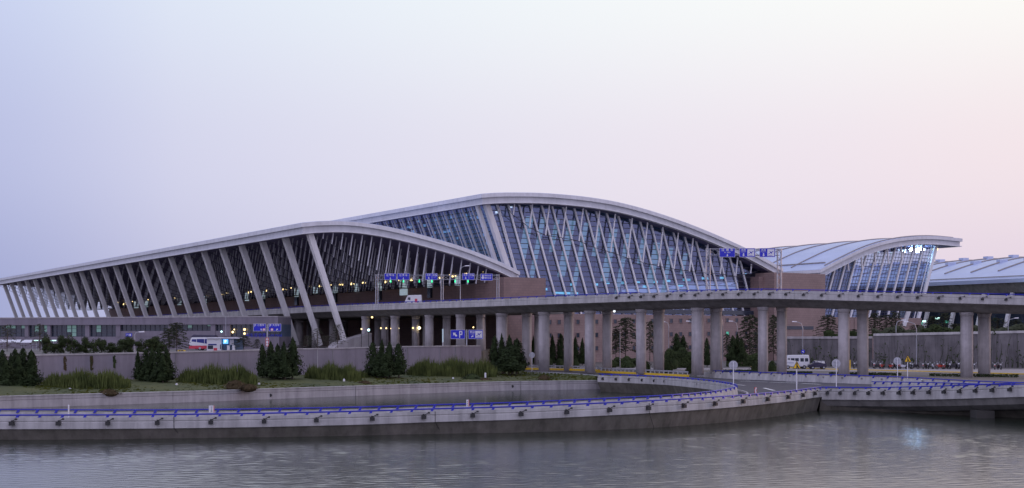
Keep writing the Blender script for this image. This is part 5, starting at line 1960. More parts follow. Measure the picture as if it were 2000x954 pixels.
# P and arrivals signs
Y = 246
kx = Y / F
g = thing('direction_sign', 'blue board with white arrow and letter P beside an arrivals board, above the wall end', 'road sign', G(911.5, Y, ZP))
m = MB()
p = g.location
zc = H + (HY - 653.5) / F * Y - ZP
m.tube([p + Vector((0, 0, -.3)), p + Vector((0, 0, zc + .9))], .12, 8)
for dz_ in (.45, -.3):
    m.tube([p + Vector((-1.0, .1, zc + dz_)), p + Vector((1.0, .1, zc + dz_))], .05, 6)
m.build('mast', 'sign_grey', g)
w, h = 28.3 * kx, 17.8 * kx
board(g, (894.3 - 911.5) * kx, zc, w, h, -.05, [arrow(-.55, 0, .95, 45), ('p', [(.25, -.62), (.42, -.62), (.42, .62), (.25, .62)]), ('p', [(.42, .44), (.8, .44), (.8, .62), (.42, .62)]), ('p', [(.42, -.12), (.8, -.12), (.8, .06), (.42, .06)]), ('p', [(.66, .06), (.83, .06), (.83, .5), (.66, .5)])])
board(g, (929.3 - 911.5) * kx, zc, w, h, -.05, [('t', '到达', -.62, .42, .5), ('t', 'Arrivals', -.62, .08, .22), arrow(-.62, -.36, .5, -60)] + plane_icon(.55, 0, .64))

# small blue parking sign at the far lot
Y = 236
kx = Y / F
g = thing('lot_sign', 'small blue sign with white P above the hedgerow trees', 'sign', G(252, Y, ZP))
m = MB()
p = g.location
m.tube([p, p + Vector((0, 0, H + (HY - 652) / F * Y - ZP))], .06, 6)
m.build('post', 'sign_grey', g)
board(g, 0, H + (HY - 654.5) / F * Y - ZP, 12 * kx, 6.2 * kx, -.1, [('t', 'P', -.3, 0, .42), ('p', [(.0, -.18), (.12, -.18), (.12, .18), (.0, .18)]), ('p', [(.2, -.18), (.4, -.18), (.4, .18), (.2, .18)])], border=False)

# round signs seen from behind
def round_sign(px, py, pyb, r_px, Y, label):
    k = Y / F
    zb, zc = H + (HY - pyb) * k, H + (HY - py) * k
    g = thing('round_sign', label, 'road sign', G(px, Y, zb), 'grey backs of round road signs')
    m = MB()
    p = g.location
    m.tube([p, p + Vector((0, 0, zc - zb + r_px * k * .7))], .055, 8)
    m.build('post', 'sign_white', g)
    m = MB()
    c = p + Vector((0, .07, zc - zb))
    m.tube([c, c + Vector((0, .04, 0))], r_px * k, 24)
    m.beam(c + Vector((-r_px * k * .55, -.03, .2)), c + Vector((r_px * k * .55, -.03, .2)), .05, .05)
    m.beam(c + Vector((-r_px * k * .55, -.03, -.2)), c + Vector((r_px * k * .55, -.03, -.2)), .05, .05)
    m.build('disc', 'sign_grey', g)


round_sign(1039, 694, 725, 5.8, 236, 'grey disc sign back beside the last cypress clump on the bank')
round_sign(1432.5, 713.5, 751, 8.7, 151, 'grey disc sign back on the rounded ramp nose')
round_sign(1633.5, 710.5, 757, 8.6, 150, 'grey disc sign back overlapping the pillar beside the dark car')
round_sign(1753, 705.5, 741, 7.4, 182, 'faint grey disc sign back beside the second merge sign')


def merge_sign(px, pyt, pyb, half, py_foot, Y, label):
    k = Y / F
    zf = H + (HY - py_foot) * k
    g = thing('merge_sign', label, 'warning sign', G(px, Y, zf), 'yellow triangular merge signs')
    p = g.location
    m = MB()
    z0, z1 = (py_foot - pyb) * k, (py_foot - pyt) * k
    m.tube([p, p + Vector((0, 0, z0 + .6))], .06, 8)
    m.build('post', 'sign_white', g)
    m = MB()
    hw = half * k
    tri = lambda q, y: [p + Vector(((a) * hw * q, y, z0 + (z1 - z0) * (.34 + (b - .34) * q))) for a, b in ((-1, 0), (1, 0), (0, 1))]
    m.prism(tri(1, -.10), (0, .05, 0), 1)
    m.add(tri(.84, -.108), [(0, 1, 2)], 0)
    zc = z0 + (z1 - z0) * .36
    m.beam(p + Vector((0, -.115, zc - .28)), p + Vector((0, -.115, zc + .34)), .11, .004, (0, 1, 0), 1)
    m.beam(p + Vector((.22, -.115, zc - .30)), p + Vector((.02, -.115, zc + .02)), .10, .004, (0, 1, 0), 1)
    m.build('panel', ['sign_yellow', 'sign_black'], g)


merge_sign(1556, 705, 720.5, 8.2, 762, 141, 'yellow triangular merge sign in front of the white minibus')
merge_sign(1772.5, 693.5, 707.5, 7.2, 741, 182, 'yellow triangular merge sign before the parked motorcycles')
# small no-entry triangle near the barrier joint
Y = 237
g = thing('warning_sign', 'small white warning sign with red rim on the crash barrier joint', 'warning sign', G(1188.5, Y, 2.0))
p = g.location
k = Y / F
m = MB()
m.tube([p, p + Vector((0, 0, H + (HY - 690) * k - 2.0))], .05, 6)
m.build('post', 'sign_white', g)
m = MB()
zc = H + (HY - 689) * k - 2.0
m.prism([p + Vector((-.42, -.08, zc - .4)), p + Vector((.42, -.08, zc - .4)), p + Vector((0, -.08, zc + .45))], (0, .04, 0), 0)
m.add([p + Vector((-.26, -.086, zc - .31)), p + Vector((.26, -.086, zc - .31)), p + Vector((0, -.086, zc + .24))], [(0, 1, 2)], 1)
m.build('panel', ['sign_red', 'sign_white'], g)
# blue mandatory disc hanging on the lamp pole behind the minibus
# ramp plates
for px, y0, y1, w, lab, seed in ((413.5, 792.5, 806, 10.5, 'white rectangular plate on the ramp rail, dark figure on its face', 1), (913.5, 781, 794.5, 5.6, 'narrow white plate with orange edge on the ramp rail', 2)):
    Y = 112 if seed == 1 else 116.5
    k = Y / F
    zb = (at_px(INN, px, 0, inn_far_i).z - 1.0)
    g = thing('ramp_plate', lab, 'sign', G(px, Y, zb), 'white plates on the ramp')
    p = g.location
    m = MB()
    m.tube([p, p + Vector((0, 0, H + (HY - y1) * k - zb + .2))], .035, 6)
    m.build('post', 'sign_grey', g)
    m = MB()
    zc = H + (HY - (y0 + y1) / 2) * k - zb
    hw, hh = w / 2 * k, (y1 - y0) / 2 * k
    m.box(p + Vector((0, -.06, zc)), (hw * 2, .05, hh * 2), 0, 0)
    m.flat([(p.x + hw - .05, p.z + zc - hh), (p.x + hw, p.z + zc - hh), (p.x + hw, p.z + zc + hh), (p.x + hw - .05, p.z + zc + hh)], p.y - .09, 2)
    if seed == 1:
        m.flat([(p.x - .05, p.z + zc - .14), (p.x + .05, p.z + zc - .14), (p.x + .03, p.z + zc + .10), (p.x - .03, p.z + zc + .10)], p.y - .09, 3)
        for dz_ in (-.18, .17):
            m.box(p + Vector((0, -.087, zc + dz_)), (.13, .004, .05), 0, 1)
    else:
        for dz_ in (-.17, -.02, .12):
            m.box(p + Vector((-.01, -.087, zc + dz_)), (.07, .004, .05), 0, 1)
    m.build('panel', ['sign_white', 'sign_black', 'sign_red', 'sign_grey'], g)
Y = 112
m = MB()
p = G(134, Y, 1.0)
m.tube([p, p + Vector((0, 0, H + (HY - 792.5) / F * Y - 1.0))], .06, 8)
m.sphere(p + Vector((0, 0, H + (HY - 792.5) / F * Y - 1.0)), .07)
tag(m.build('ramp_post', 'sign_white'), 'thin plain white post on the ramp', 'post')
# chevron marker
Y = 6.3 * F / (769 - HY)
p = G(1476, Y, H - 6.3)
g = thing('chevron_marker', 'orange and white curve marker standing on the road behind the nose', 'road marker', p)
m = MB()
m.box(p + Vector((0, 0, .36)), (.26, .05, .72))
m.build('panel', 'sign_red', g)
m = MB()
m.beam(p + Vector((.06, -.035, .68)), p + Vector((-.03, -.035, .40)), .15, .012, (0, 1, 0))
m.beam(p + Vector((-.03, -.035, .41)), p + Vector((.02, -.035, .06)), .15, .012, (0, 1, 0))
m.build('white_band', 'sign_white', g)
# ------------------------------------------------------------------ street lamps
def street_lamp(px, y_top, y_base, Y, arm, label, lit=None, head='strut_white'):
    k = Y / F
    zb = H + (HY - y_base) * k
    g = thing('street_lamp', label, 'street lamp', G(px, Y, zb), 'slim grey street lamps')
    p = g.location
    h = (y_base - y_top) * k
    m = MB()
    pts = [p, p + Vector((0, 0, h * .85))]
    if arm:
        pts += [p + Vector((arm * k * .25, 0, h * .96)), p + Vector((arm * k, 0, h))]
    else:
        pts += [p + Vector((0, 0, h))]
    m.tube(pts, .085, 7, .05)
    m.build('pole', 'steel', g)
    if arm:
        m = MB()
        e = pts[-1]
        sgn = 1 if arm > 0 else -1
        m.hexa([e + Vector(v) for v in ((0, -.12, -.05), (sgn * .9, -.16, -.02), (sgn * .9, .16, -.02), (0, .12, -.05))], [e + Vector(v) for v in ((0, -.1, .1), (sgn * .85, -.12, .16), (sgn * .85, .12, .16), (0, .1, .1))])
        m.build('lamp_head', lit or head, g)
    return g


gl = street_lamp(1568, 629, 712, 262, -12, 'street lamp carrying a blue arrow disc, behind the white minibus')
m = MB()
c = gl.location + Vector((0, -.14, (712 - 687) * 262 / F))
m.tube([c + Vector((0, .03, 0)), c + Vector((0, -.03, 0))], .38, 20)
m.add([c + Vector(v) for v in ((-.2, -.04, .08), (.12, -.04, .14), (.06, -.04, .02), (.2, -.04, -.16), (.1, -.04, -.2), (-.04, -.04, -.04), (-.16, -.04, -.1))], [tuple(range(7))], 1)
m.build('arrow_disc', ['sign_blue', 'sign_white'], gl)
street_lamp(1306, 629, 690, 290, -7, 'street lamp before the brick wall beside the dark pillar')
street_lamp(1356, 628, 700, 288, -8, 'street lamp head glimpsed beside the thickest pillar')
street_lamp(1440, 628, 700, 288, -9, 'street lamp above the cypress trio', )
street_lamp(1211, 645, 718, 238, 0, 'plain headless lamp pole before the broad conifer')
street_lamp(1750, 626, 700, 268, 10, 'street lamp above the grey wall beside the faint disc sign')
street_lamp(1790, 629, 720, 255, -16, 'tall lamp pole between the motorcycles and the grey wall')
street_lamp(1969, 622, 690, 280, 12, 'street lamp beyond the last pillar pair')
street_lamp(1411.5, 620, 727, 224, -6, 'lamp pole tight against the pillar next to the thickest one')
street_lamp(263, 649, 690, 214, 8, 'lamp post standing over the hedgerow trees')
street_lamp(899, 520, 591, 259, 9, 'tall lamp on the viaduct between the gantry signs')
street_lamp(441, 618, 656, 296, 0, 'thin pole against the low building beside the kiosk')
# white downpipe pillar
p = G(1247, 226, 0)
m = MB()
m.tube([Vector((p.x, p.y, 2)), Vector((p.x, p.y, 8)), Vector((p.x, p.y, 13.2))], .26, 10)
for z in (5, 9, 12):
    m.tube([Vector((p.x, p.y, z)), Vector((p.x, p.y, z + .15))], .31, 10)
tag(m.build('downpipe', 'sign_white'), 'thick white downpipe standing under the viaduct before a pillar', 'pipe')

# lamps under the departures deck
for k, (px, py, big, lab) in enumerate(((706, 643, 0, 'small warm lamp left of the first round pillar'), (720, 645, 2, 'bright cool white lamp on the first round pillar'), (744, 641.5, 0, 'warm lamp between the first two round pillars'), (754.5, 641.5, 0, 'second warm lamp between the first two round pillars'), (764, 642, 0, 'dim warm lamp touching the second round pillar'), (777.5, 641.5, 1, 'brightest warm lamp, by the second round pillar'), (806.5, 641, 0, 'warm lamp past the second round pillar'), (819, 641, 1, 'larger warm lamp before the third round pillar'), (876.5, 640.2, 1, 'warm lamp above the blue arrow and P board'), (924.5, 639.8, 0, 'small warm lamp above the arrivals board'), (938.5, 639.5, 1, 'bright warm lamp beside the arrivals board'))):
    Y = 283 if k != 1 else 284
    p = W(px, py, Y)
    g = thing('underpass_lamp', lab, 'lamp', Vector((p.x, p.y, ZP if px < 930 else ZG)), 'lamps under the departures deck')
    m = MB()
    m.tube([g.location, Vector((p.x, p.y, p.z - .2))], .06, 6)
    m.build('pole', 'steel_dark', g)
    m = MB()
    m.sphere(p, (.16, .27, .27)[big], 0, 10, 6)
    m.build('globe', ('lamp_warm', 'lamp_warm_bright', 'lamp_cool')[big], g)
p = W(865, 648, 270)
g = thing('tube_lamp', 'upright glowing tube lamp left of the blue P board', 'lamp', Vector((p.x, p.y, ZP)))
m = MB()
m.tube([g.location, g.location + Vector((0, 0, 1.6))], .12, 8)
m.build('pole', 'sign_white', g)
m = MB()
m.tube([g.location + Vector((0, 0, 1.61)), g.location + Vector((0, 0, 4.3))], .13, 8)
m.build('tube', 'lit_panel', g)

# ------------------------------------------------------------------ grey vine-covered walls
for pts, lab, bot in (([(1530, 657.5, 280), (1600, 657.5, 278), (1704, 657, 275)], 'stained grey wall behind the minibus and dark car', 2.2), ([(1706, 652, 268), (1800, 650, 266), (1900, 648, 264), (2020, 645.5, 262), (2150, 643, 260)], 'tall stained grey wall behind the parked motorcycles', 2.2)):
    P = spline([W(*p) for p in pts], 4)
    g = thing('stained_wall', lab, 'wall', P[0])
    m = MB()
    m.sweep(P, [(0, -.5), (.1, ('a', bot)), (-.5, ('a', bot)), (-.5, -.5)])
    m.build('wall', 'stained_wall', g)
    m = MB()
    m.sweep(P, [(.15, 0), (.15, -.497), (-.55, -.497), (-.55, 0)])
    m.build('coping', 'concrete_light' if bot and 'tall' in lab else 'concrete', g)
    r = random.Random(len(P))
    m = MB()
    for (p, a) in walk(P, .55, .2):
        if r.random() < .75:
            L = r.uniform(1.2, p.z - 2.6)
            x = p.x + r.uniform(-.3, .3)
            z1 = 2.4 + L
            pts_ = [Vector((x + r.uniform(-.5, .5) * j / 4 * 1.2, p.y - .2 - .05 * j, 2.4 + L * j / 4)) for j in range(5)]
            m.tube(pts_, r.uniform(.03, .09), 4, .02)
            for j in range(int(r.uniform(2, 8))):
                q = pts_[r.randrange(1, 5)]
                leaf_quad(m, q + Vector((r.uniform(-.4, .4), -.1, r.uniform(-.4, .4))), (0, -1, .3), r.uniform(.1, .28), r)
    o = m.build('creeper', 'hedge', g)
# slope of upper ground behind those walls
mb = MB()
mb.grid([[G(1530, 281, 8.0), G(1704, 276, 8.2), G(1800, 268, 9.0), G(2020, 264, 9.5), G(2200, 262, 9.8)], [G(1530, 318, 8.2), G(1704, 330, 8.6), G(1800, 345, 8.8), G(2020, 345, 8.8), G(2200, 345, 8.8)]])
structure(mb, 'upper_lawn', 'soil', 'dark planted ground above the grey walls')
for k, (x0, x1, yt, yb, Y, lab) in enumerate(((1612, 1700, 646, 660, 292, 'shrubbery belt above the shorter grey wall'), (1706, 1800, 636, 655, 290, 'shrubbery belt above the tall grey wall beside the slanted leg'), (1802, 1900, 634, 652, 288, 'shrubbery belt before the green lit glass'), (1900, 2030, 634, 650, 286, 'shrubbery belt beyond the last pillar pair'))):
    e = thing('shrub_belt', lab, 'shrubs', G((x0 + x1) / 2, Y, H + (HY - yb) / F * Y), 'shrubbery above the grey walls')
    r = random.Random(150 + k)
    m = MB()
    c0 = e.location
    hw, hh = (x1 - x0) / 2 / F * Y, (yb - yt) / F * Y
    for i in range(2600):
        x = r.uniform(-1, 1)
        top = hh * (.62 + .25 * sin(x * 5 + k * 2) + .13 * sin(x * 13 + k))
        z = top * r.random() ** .6
        leaf_quad(m, c0 + Vector((x * hw, r.uniform(-1.5, 1.5), z)), (r.uniform(-.6, .6), -1, r.uniform(0, 1.2)), .3, r)
    m.build('foliage', 'pine' if k % 2 else 'hedge', e)
# road, kerb and planting strips under the viaduct
mb = MB()
rp = [(1050, 260, 262), (1200, 252, 262), (1400, 244, 262), (1560, 239, 260), (1700, 232, 257), (1850, 224, 253), (2000, 216, 250), (2150, 208, 247)]
mb.grid([[G(px, y0, ZG + .02) for px, y0, y1 in rp], [G(px, y1, ZG + .02) for px, y0, y1 in rp]])
structure(mb, 'service_road', 'pavement', 'pale service road under the viaduct')
YK = spline([G(px, 0.0001 + (H - ZG - .1) * F / (py - HY), ZG + .16) for px, py in ((1440, 715.5), (1475, 715.8), (1600, 720.5), (1660, 722), (1800, 725.3), (1900, 728), (2000, 730.5), (2120, 733))], 3)
m = MB()
m.sweep(YK, [(.3, 0), (.3, -.2), (-.3, -.2), (-.3, 0)])
structure(m, 'kerb', 'paint_yellow', 'yellow painted kerb of the service road')
for x0, x1, yy, lab in ((1530, 1586, 727.5, 'low clipped strip hedge before the minibus'), (1620, 1760, 729.5, 'low clipped strip hedge between the twin pillar pairs'), (1815, 1990, 732.5, 'low clipped strip hedge before the motorcycles'), (1400, 1480, 724, 'low clipped strip hedge by the slim pillar')):
    g = thing('strip_hedge', lab, 'hedge', G((x0 + x1) / 2, (H - ZG - .3) * F / (yy - HY), ZG), 'low strip hedges along the kerb')
    m = MB()
    r = random.Random(x0)
    Yh = g.location.y
    for i in range(700):
        px = r.uniform(x0, x1)
        leaf_quad(m, G(px, Yh + r.uniform(-.5, .5) - (px - x0) * .035 + (x1 - x0) * .0175, ZG + r.uniform(.0, .42)), (r.uniform(-.5, .5), -1, 1), .17, r)
    m.build('foliage', 'hedge', g)

# ------------------------------------------------------------------ vehicles
def vehicle(name, label, cat, loc, prof, width, paint, windows, wheels, lower=None, stripe=None, rz=0.0, wr=.36, glass='window_dark'):
    """prof: side outline (x, z); front at -x.  windows: list of side quads [(x0,z0),(x1,z0),(x2,z1),(x3,z1)]"""
    g = thing(name, label, cat, loc, None, 0)
    p = g.location
    m = MB()
    n = len(prof)
    inset = .10
    cz_ = sum(z for _, z in prof) / n
    rings = []
    for yy, sc in ((-width / 2, .94), (-width / 2 + .12, 1.0), (width / 2 - .12, 1.0), (width / 2, .94)):
        rings.append([p + Vector((x * (.5 + .5 * sc) if sc < 1 else x, yy + (.08 if yy < 0 else -.08) * max(0, (z - cz_) / cz_), cz_ + (z - cz_) * sc)) for x, z in prof])
    o = len(m.v)
    for rr in rings:
        m.v += rr
    for i in range(3):
        for k in range(n):
            m.f.append((o + i * n + k, o + i * n + (k + 1) % n, o + (i + 1) * n + (k + 1) % n, o + (i + 1) * n + k)); m.m.append(0)
    m.f.append(tuple(o + k for k in range(n))); m.m.append(0)
    m.f.append(tuple(o + 3 * n + k for k in range(n))[::-1]); m.m.append(0)
    m.build('body', paint, g)
    for q in windows:
        for sgn in (-1, 1):
            m = MB()
            y = sgn * (width / 2 - .02)
            m.prism([p + Vector((x, y - sgn * .04, z)) for x, z in q], (0, sgn * .04, 0))
            m.build('window', glass, g)
    if stripe:
        for x0, x1, z0, z1, mt in stripe:
            m = MB()
            m.box(p + Vector(((x0 + x1) / 2, 0, (z0 + z1) / 2)), (x1 - x0, width + .02, z1 - z0))
            m.build('stripe', mt, g)
    for x in wheels:
        for sgn in (-1, 1):
            m = MB()
            c = p + Vector((x, sgn * (width / 2 - .12), wr))
            m.tube([c + Vector((0, -.12, 0)), c + Vector((0, .12, 0))], wr, 14)
            w_ = m.build('wheel', 'tyre', g)
            m = MB()
            m.tube([c + Vector((0, -.14, 0)), c + Vector((0, .14, 0))], wr * .55, 10)
            m.build('rim', 'steel', w_)
    return g


k = 255 / F
van = vehicle('minibus', 'white minibus with tinted side windows parked behind the slim pillar', 'minibus', G(1553.5, 252, ZG + .03), [(-2.55, .45), (-2.62, 1.1), (-2.2, 1.3), (-1.75, 2.1), (-1.45, 2.62), (2.25, 2.66), (2.4, 2.5), (2.5, 1.5), (2.5, .45)], 1.9, 'car_white',
              [[(-1.85, 1.45), (-1.2, 1.45), (-1.2, 2.02), (-1.6, 2.02)], [(-1.05, 1.4), (-.35, 1.4), (-.35, 2.05), (-1.05, 2.05)], [(-.25, 1.4), (.45, 1.4), (.45, 2.05), (-.25, 2.05)], [(.75, 1.4), (1.4, 1.4), (1.4, 2.05), (.75, 2.05)], [(1.6, 1.4), (2.25, 1.4), (2.2, 2.05), (1.6, 2.05)]], (-1.6, 1.5), stripe=[(-2.3, -.5, 1.12, 1.2, 'bus_blue')])
suv = vehicle('dark_car', 'dark violet estate car beside the white minibus', 'car', G(1596, 250, ZG + .03), [(-1.6, .4), (-1.65, .85), (-1.0, 1.05), (-.55, 1.55), (-.2, 1.68), (1.25, 1.66), (1.55, 1.1), (1.62, .4)], 1.75, 'car_dark',
              [[(-.8, 1.1), (-.25, 1.1), (-.25, 1.5), (-.48, 1.5)], [(-.15, 1.1), (.5, 1.1), (.5, 1.52), (-.15, 1.52)], [(.6, 1.1), (1.3, 1.1), (1.15, 1.52), (.6, 1.52)]], (-1.0, 1.05), wr=.32, glass='car_white')
bus = vehicle('shuttle_bus', 'white bus with blue windows and red skirt, behind the retaining wall', 'bus', G(392, 262, ZP), [(-2.0, .35), (-2.05, 1.3), (-1.7, 2.3), (-1.5, 2.55), (4.4, 2.6), (4.45, .35)], 2.3, 'car_white',
              [[(-1.6, 1.35), (-.6, 1.35), (-.6, 2.2), (-1.45, 2.2)], [(-.5, 1.3), (.95, 1.3), (.95, 2.25), (-.5, 2.25)], [(1.05, 1.3), (2.6, 1.3), (2.6, 2.25), (1.05, 2.25)]], (.1, 3.2), stripe=[(-2.02, 4.44, .36, .95, 'car_red')], glass='bus_blue', wr=.42)
coach = vehicle('parked_coach', 'dark coach roof showing above the white bus', 'coach', G(400, 286, ZP), [(-2.6, .4), (-2.6, 2.9), (-2.2, 3.2), (2.4, 3.1), (2.6, 2.8), (2.6, .4)], 2.4, 'car_dark', [[(-2.2, 1.8), (2.2, 1.8), (2.2, 2.7), (-2.2, 2.7)]], (-1.6, 1.6))
yc = vehicle('yellow_taxi', 'small yellow car half hidden by the retaining wall', 'car', G(353, 240, ZP - .98), [(-1.2, .4), (-1.25, .8), (-.5, .9), (-.3, 1.25), (.6, 1.25), (1.0, .9), (1.3, .85), (1.3, .4)], 1.5, 'paint_yellow', [[(-.25, .92), (.15, .92), (.15, 1.2), (-.1, 1.2)], [(.22, .92), (.8, .92), (.58, 1.2), (.22, 1.2)]], (-.7, .8), wr=.28)

# parking kiosk with lit sign
Y = 258
k = Y / F
g = thing('parking_kiosk', 'white parking kiosk with flat roof and glowing blue P sign', 'kiosk', G(418, Y, ZP))
p = g.location
zz_ = lambda py: H + (HY - py) * k
xx = lambda px: (px - 1000) * k
m = MB()
m.box(((xx(404) + xx(432)) / 2, Y + 1.2, (ZP - .3 + zz_(661)) / 2), (xx(432) - xx(404), 2.4, zz_(661) - ZP + .3))
m.build('wall', 'car_white', g)
m = MB()
m.box(((xx(403) + xx(474)) / 2, Y + 1.2, zz_(660.4)), (xx(474) - xx(403), 3.2, .22))
m.build('roof', 'sign_white', g)
m = MB()
m.box((xx(453), Y + 1.6, (ZP - .2 + zz_(662)) / 2), (xx(472) - xx(434), 1.5, zz_(662.2) - ZP + .2))
m.build('back_wall', 'interior', g)
for a, b, y0, y1, mt, nm in ((407, 423, 672.2, 674.6, 'bus_blue', 'awning'), (406, 416, 675.5, 682, 'window_dark', 'window'), (417.5, 424, 680, 685, 'car_red', 'poster'), (430, 431.6, 673, 682, 'window_dark', 'slot_window')):
    m = MB()
    m.box(((xx(a) + xx(b)) / 2, Y - .03, (zz_(y0) + zz_(y1)) / 2), (xx(b) - xx(a), .1, zz_(y0) - zz_(y1)))
    m.build(nm, mt, g)
m = MB()
m.box((xx(440), Y + .3, zz_(667.6)), (xx(444.8) - xx(435.4), .3, zz_(663.4) - zz_(671.8)), 0, 0)
m.text('P', xx(440), zz_(667.4), .72, Y + .14, 1, .03)
m.build('lit_sign', ['sign_lit', 'sign_lit_white'], g)
m = MB()
m.box((xx(452), Y + .3, zz_(668.6)), (xx(456) - xx(448), .15, zz_(663.4) - zz_(674)))
m.build('side_panel', 'sign_grey', g)
for a in (446, 456):
    m = MB()
    m.box((xx(a), Y + .2, (ZP + zz_(675)) / 2), (.5, .5, zz_(675) - ZP))
    m.build('post', 'car_white', g)
# shelters with tube lights at the far lot
for px0, px1, yy, lab in ((-12, 44, 667, 'white pitched shelter roof beyond the outermost cypress clump'), (45, 66, 667.5, 'small peaked white tent beside the pitched shelter')):
    Y = 268
    k = Y / F
    g = thing('shelter', lab, 'shelter', G((px0 + px1) / 2, Y, ZP), 'white shelters in the parking lot')
    x0, x1 = (px0 - 1000) * k, (px1 - 1000) * k
    z0, z1 = H + (HY - yy - 2) * k, H + (HY - yy + 3) * k
    m = MB()
    m.prism([(x0, Y - 1.5, z0), (x1, Y - 1.5, z0), (x1 - .3, Y, z1), (x0 + .3, Y, z1)], (0, .1, .04))
    m.prism([(x0, Y + 1.5, z0), (x1, Y + 1.5, z0), (x1 - .3, Y + .11, z1), (x0 + .3, Y + .11, z1)], (0, .05, .04))
    m.build('roof', 'car_white', g)
    for x in (x0 + .2, x1 - .2):
        m = MB()
        m.tube([(x, Y, ZP - .2), (x, Y, z0)], .06, 6)
        m.build('post', 'sign_grey', g)
for px, w, lab in ((70.5, 7.5, 'glowing tube light beside the white tent'), (104, 11, 'long glowing tube light above the hedgerow trees'), (81, 5, 'short glowing tube light between two longer ones'), (146, 6, 'faint glowing tube light above the hedgerow')):
    Y = 285
    k = Y / F
    g = thing('tube_light', lab, 'light', G(px, Y, ZP), 'tube lights at the parking lot')
    zc = H + (HY - 665.6) * k
    m = MB()
    m.box((g.location.x, Y, zc), (w * k, .2, .16))
    m.build('tube', 'lamp_tube', g)
    m = MB()
    m.box((g.location.x, Y, zc + .15), (w * k + .2, .4, .1))
    m.build('housing', 'sign_white', g)
    m = MB()
    m.tube([(g.location.x, Y + .2, ZP - .2), (g.location.x, Y + .2, zc + .1)], .05, 6)
    m.build('post', 'sign_grey', g)

# motorcycles
def motorcycle(paint):
    g = thing('motorcycle', 'x', 'motorcycle', (0, 0, 0), 'motorcycles parked along the stained wall')
    for x in (-.62, .62):
        m = MB()
        ring = [Vector((x + .29 * cos(2 * pi * i / 14), 0, .31 + .29 * sin(2 * pi * i / 14))) for i in range(15)]
        m.tube(ring, .06, 6)
        m.tube([(x, -.05, .31), (x, .05, .31)], .09, 8)
        m.build('wheel', 'tyre', g)
    m = MB()
    m.prism([(-.45, -.13, .35), (.35, -.13, .3), (.45, -.13, .62), (.1, -.13, .72), (-.42, -.13, .8), (-.55, -.13, .62)], (0, .26, 0))
    m.prism([(-.85, -.07, .62), (-.5, -.07, .6), (-.5, -.07, .68), (-.8, -.07, .7)], (0, .14, 0))
    m.prism([(.3, -.08, .62), (.95, -.08, .7), (.9, -.08, .76), (.3, -.08, .72)], (0, .16, 0))
    m.build('body', paint, g)
    m = MB()
    m.prism([(-.1, -.12, .74), (.62, -.12, .76), (.66, -.12, .86), (.2, -.12, .84), (-.1, -.12, .82)], (0, .24, 0))
    m.build('seat', 'bike_black', g)
    m = MB()
    m.tube([(-.62, .1, .31), (-.42, .1, .95)], .03, 5)
    m.tube([(-.62, -.1, .31), (-.42, -.1, .95)], .03, 5)
    m.tube([(-.3, -.36, 1.02), (-.42, -.1, .98), (-.42, .1, .98), (-.3, .36, 1.02)], .022, 5)
    for sgn in (-1, 1):
        m.tube([(-.36, sgn * .26, 1.0), (-.34, sgn * .34, 1.2)], .012, 4)
        m.sphere((-.34, sgn * .36, 1.22), .06, 0, 6, 4)
    m.build('handlebar', 'steel', g)
    m = MB()
    m.sphere((-.56, 0, .86), .10, 0, 8, 5)
    m.build('headlight', 'sign_white', g)
    return g


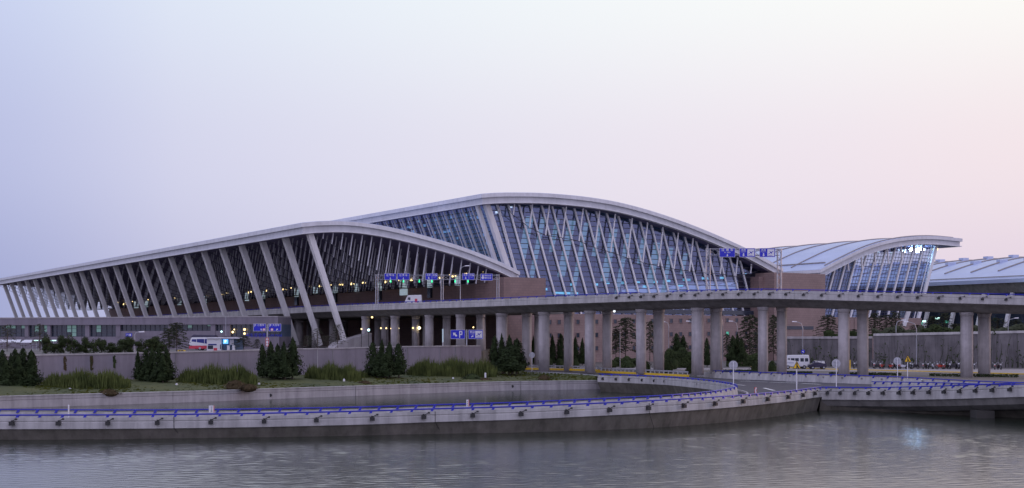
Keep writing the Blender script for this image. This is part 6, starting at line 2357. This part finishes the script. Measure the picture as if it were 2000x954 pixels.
protos = [motorcycle('bike_black'), motorcycle('bike_red'), motorcycle('bike_white')]
used = [False] * 3
bk = [(1672, 0, 'black motorcycle behind the pillar with the yellow box'), (1707, 1, 'red motorcycle next to the faint pillar gap'), (1715, 0, 'black motorcycle with bright mirrors near the red one'), (1722, 1, 'red-tanked motorcycle below the conifer pair'), (1740, 1, 'bright red motorcycle beside the faint disc sign'), (1747, 0, 'dark motorcycle half behind the disc sign post'), (1757, 1, 'red motorcycle between the disc sign and merge sign'), (1764, 2, 'white motorcycle under the merge sign'), (1775, 0, 'dark motorcycle just past the merge sign'), (1787, 0, 'dark motorcycle leaning by the tall lamp pole'), (1803, 1, 'dull red motorcycle with white mirror past the lamp pole'), (1811, 0, 'black motorcycle with two bright mirrors'), (1822, 2, 'silver motorcycle among black ones'), (1836, 1, 'rust red motorcycle before the dense row'), (1844, 1, 'red motorcycle with raised tail at the dense row'), (1853, 0, 'first black motorcycle in the dense row by the pillar'), (1862, 0, 'second black motorcycle in the dense row by the pillar'), (1870, 0, 'black motorcycle touching the right pillar pair'), (1903, 0, 'black motorcycle visible between the two last pillars'), (1943, 1, 'red and white motorcycle past the last pillar'), (1952, 0, 'low dark motorcycle at the end of the row')]
for px, v, lab in bk:
    o = protos[v] if not used[v] else copy_tree(protos[v])
    used[v] = True
    o['label'] = lab
    Y = 256 - (px - 1650) * .03
    o.location = G(px, Y, ZG + .03)
    o.rotation_euler = (0, 0, random.uniform(.7, 2.0) if random.random() < .7 else random.uniform(-.3, .4))
    s_ = random.uniform(1.0, 1.2)
    o.scale = (s_, s_, s_)
Y = 250
p = G(1657, Y, ZG)
g = thing('yellow_cabinet', 'bright yellow upright box beside the pillar and black motorcycle', 'box', p)
m = MB()
m.prism([p + Vector(v) for v in ((-.35, -.25, 0), (.35, -.25, 0), (.35, .25, 0), (-.35, .25, 0))], (0, 0, 1.65))
m.build('body', 'sign_yellow', g)
m = MB()
m.box(p + Vector((0, 0, 1.7)), (.8, .6, .1))
m.build('lid', 'paint_yellow', g)
# service van on the departures deck
p = T(dpx(808, 26), 26, 14.62)
sv = vehicle('service_van', 'small white van on the departures deck below the sign gantry', 'van', p, [(-1.7, .4), (-1.8, 1.0), (-1.4, 1.7), (-1.1, 2.0), (1.6, 2.05), (1.7, .4)], 1.7, 'car_white', [[(-1.3, 1.15), (-.6, 1.15), (-.6, 1.7), (-1.1, 1.7)]], (-1.1, 1.0), stripe=[(.3, .8, 1.0, 1.5, 'car_red')])
sv.scale = (1.1, 1.2, 1.6)
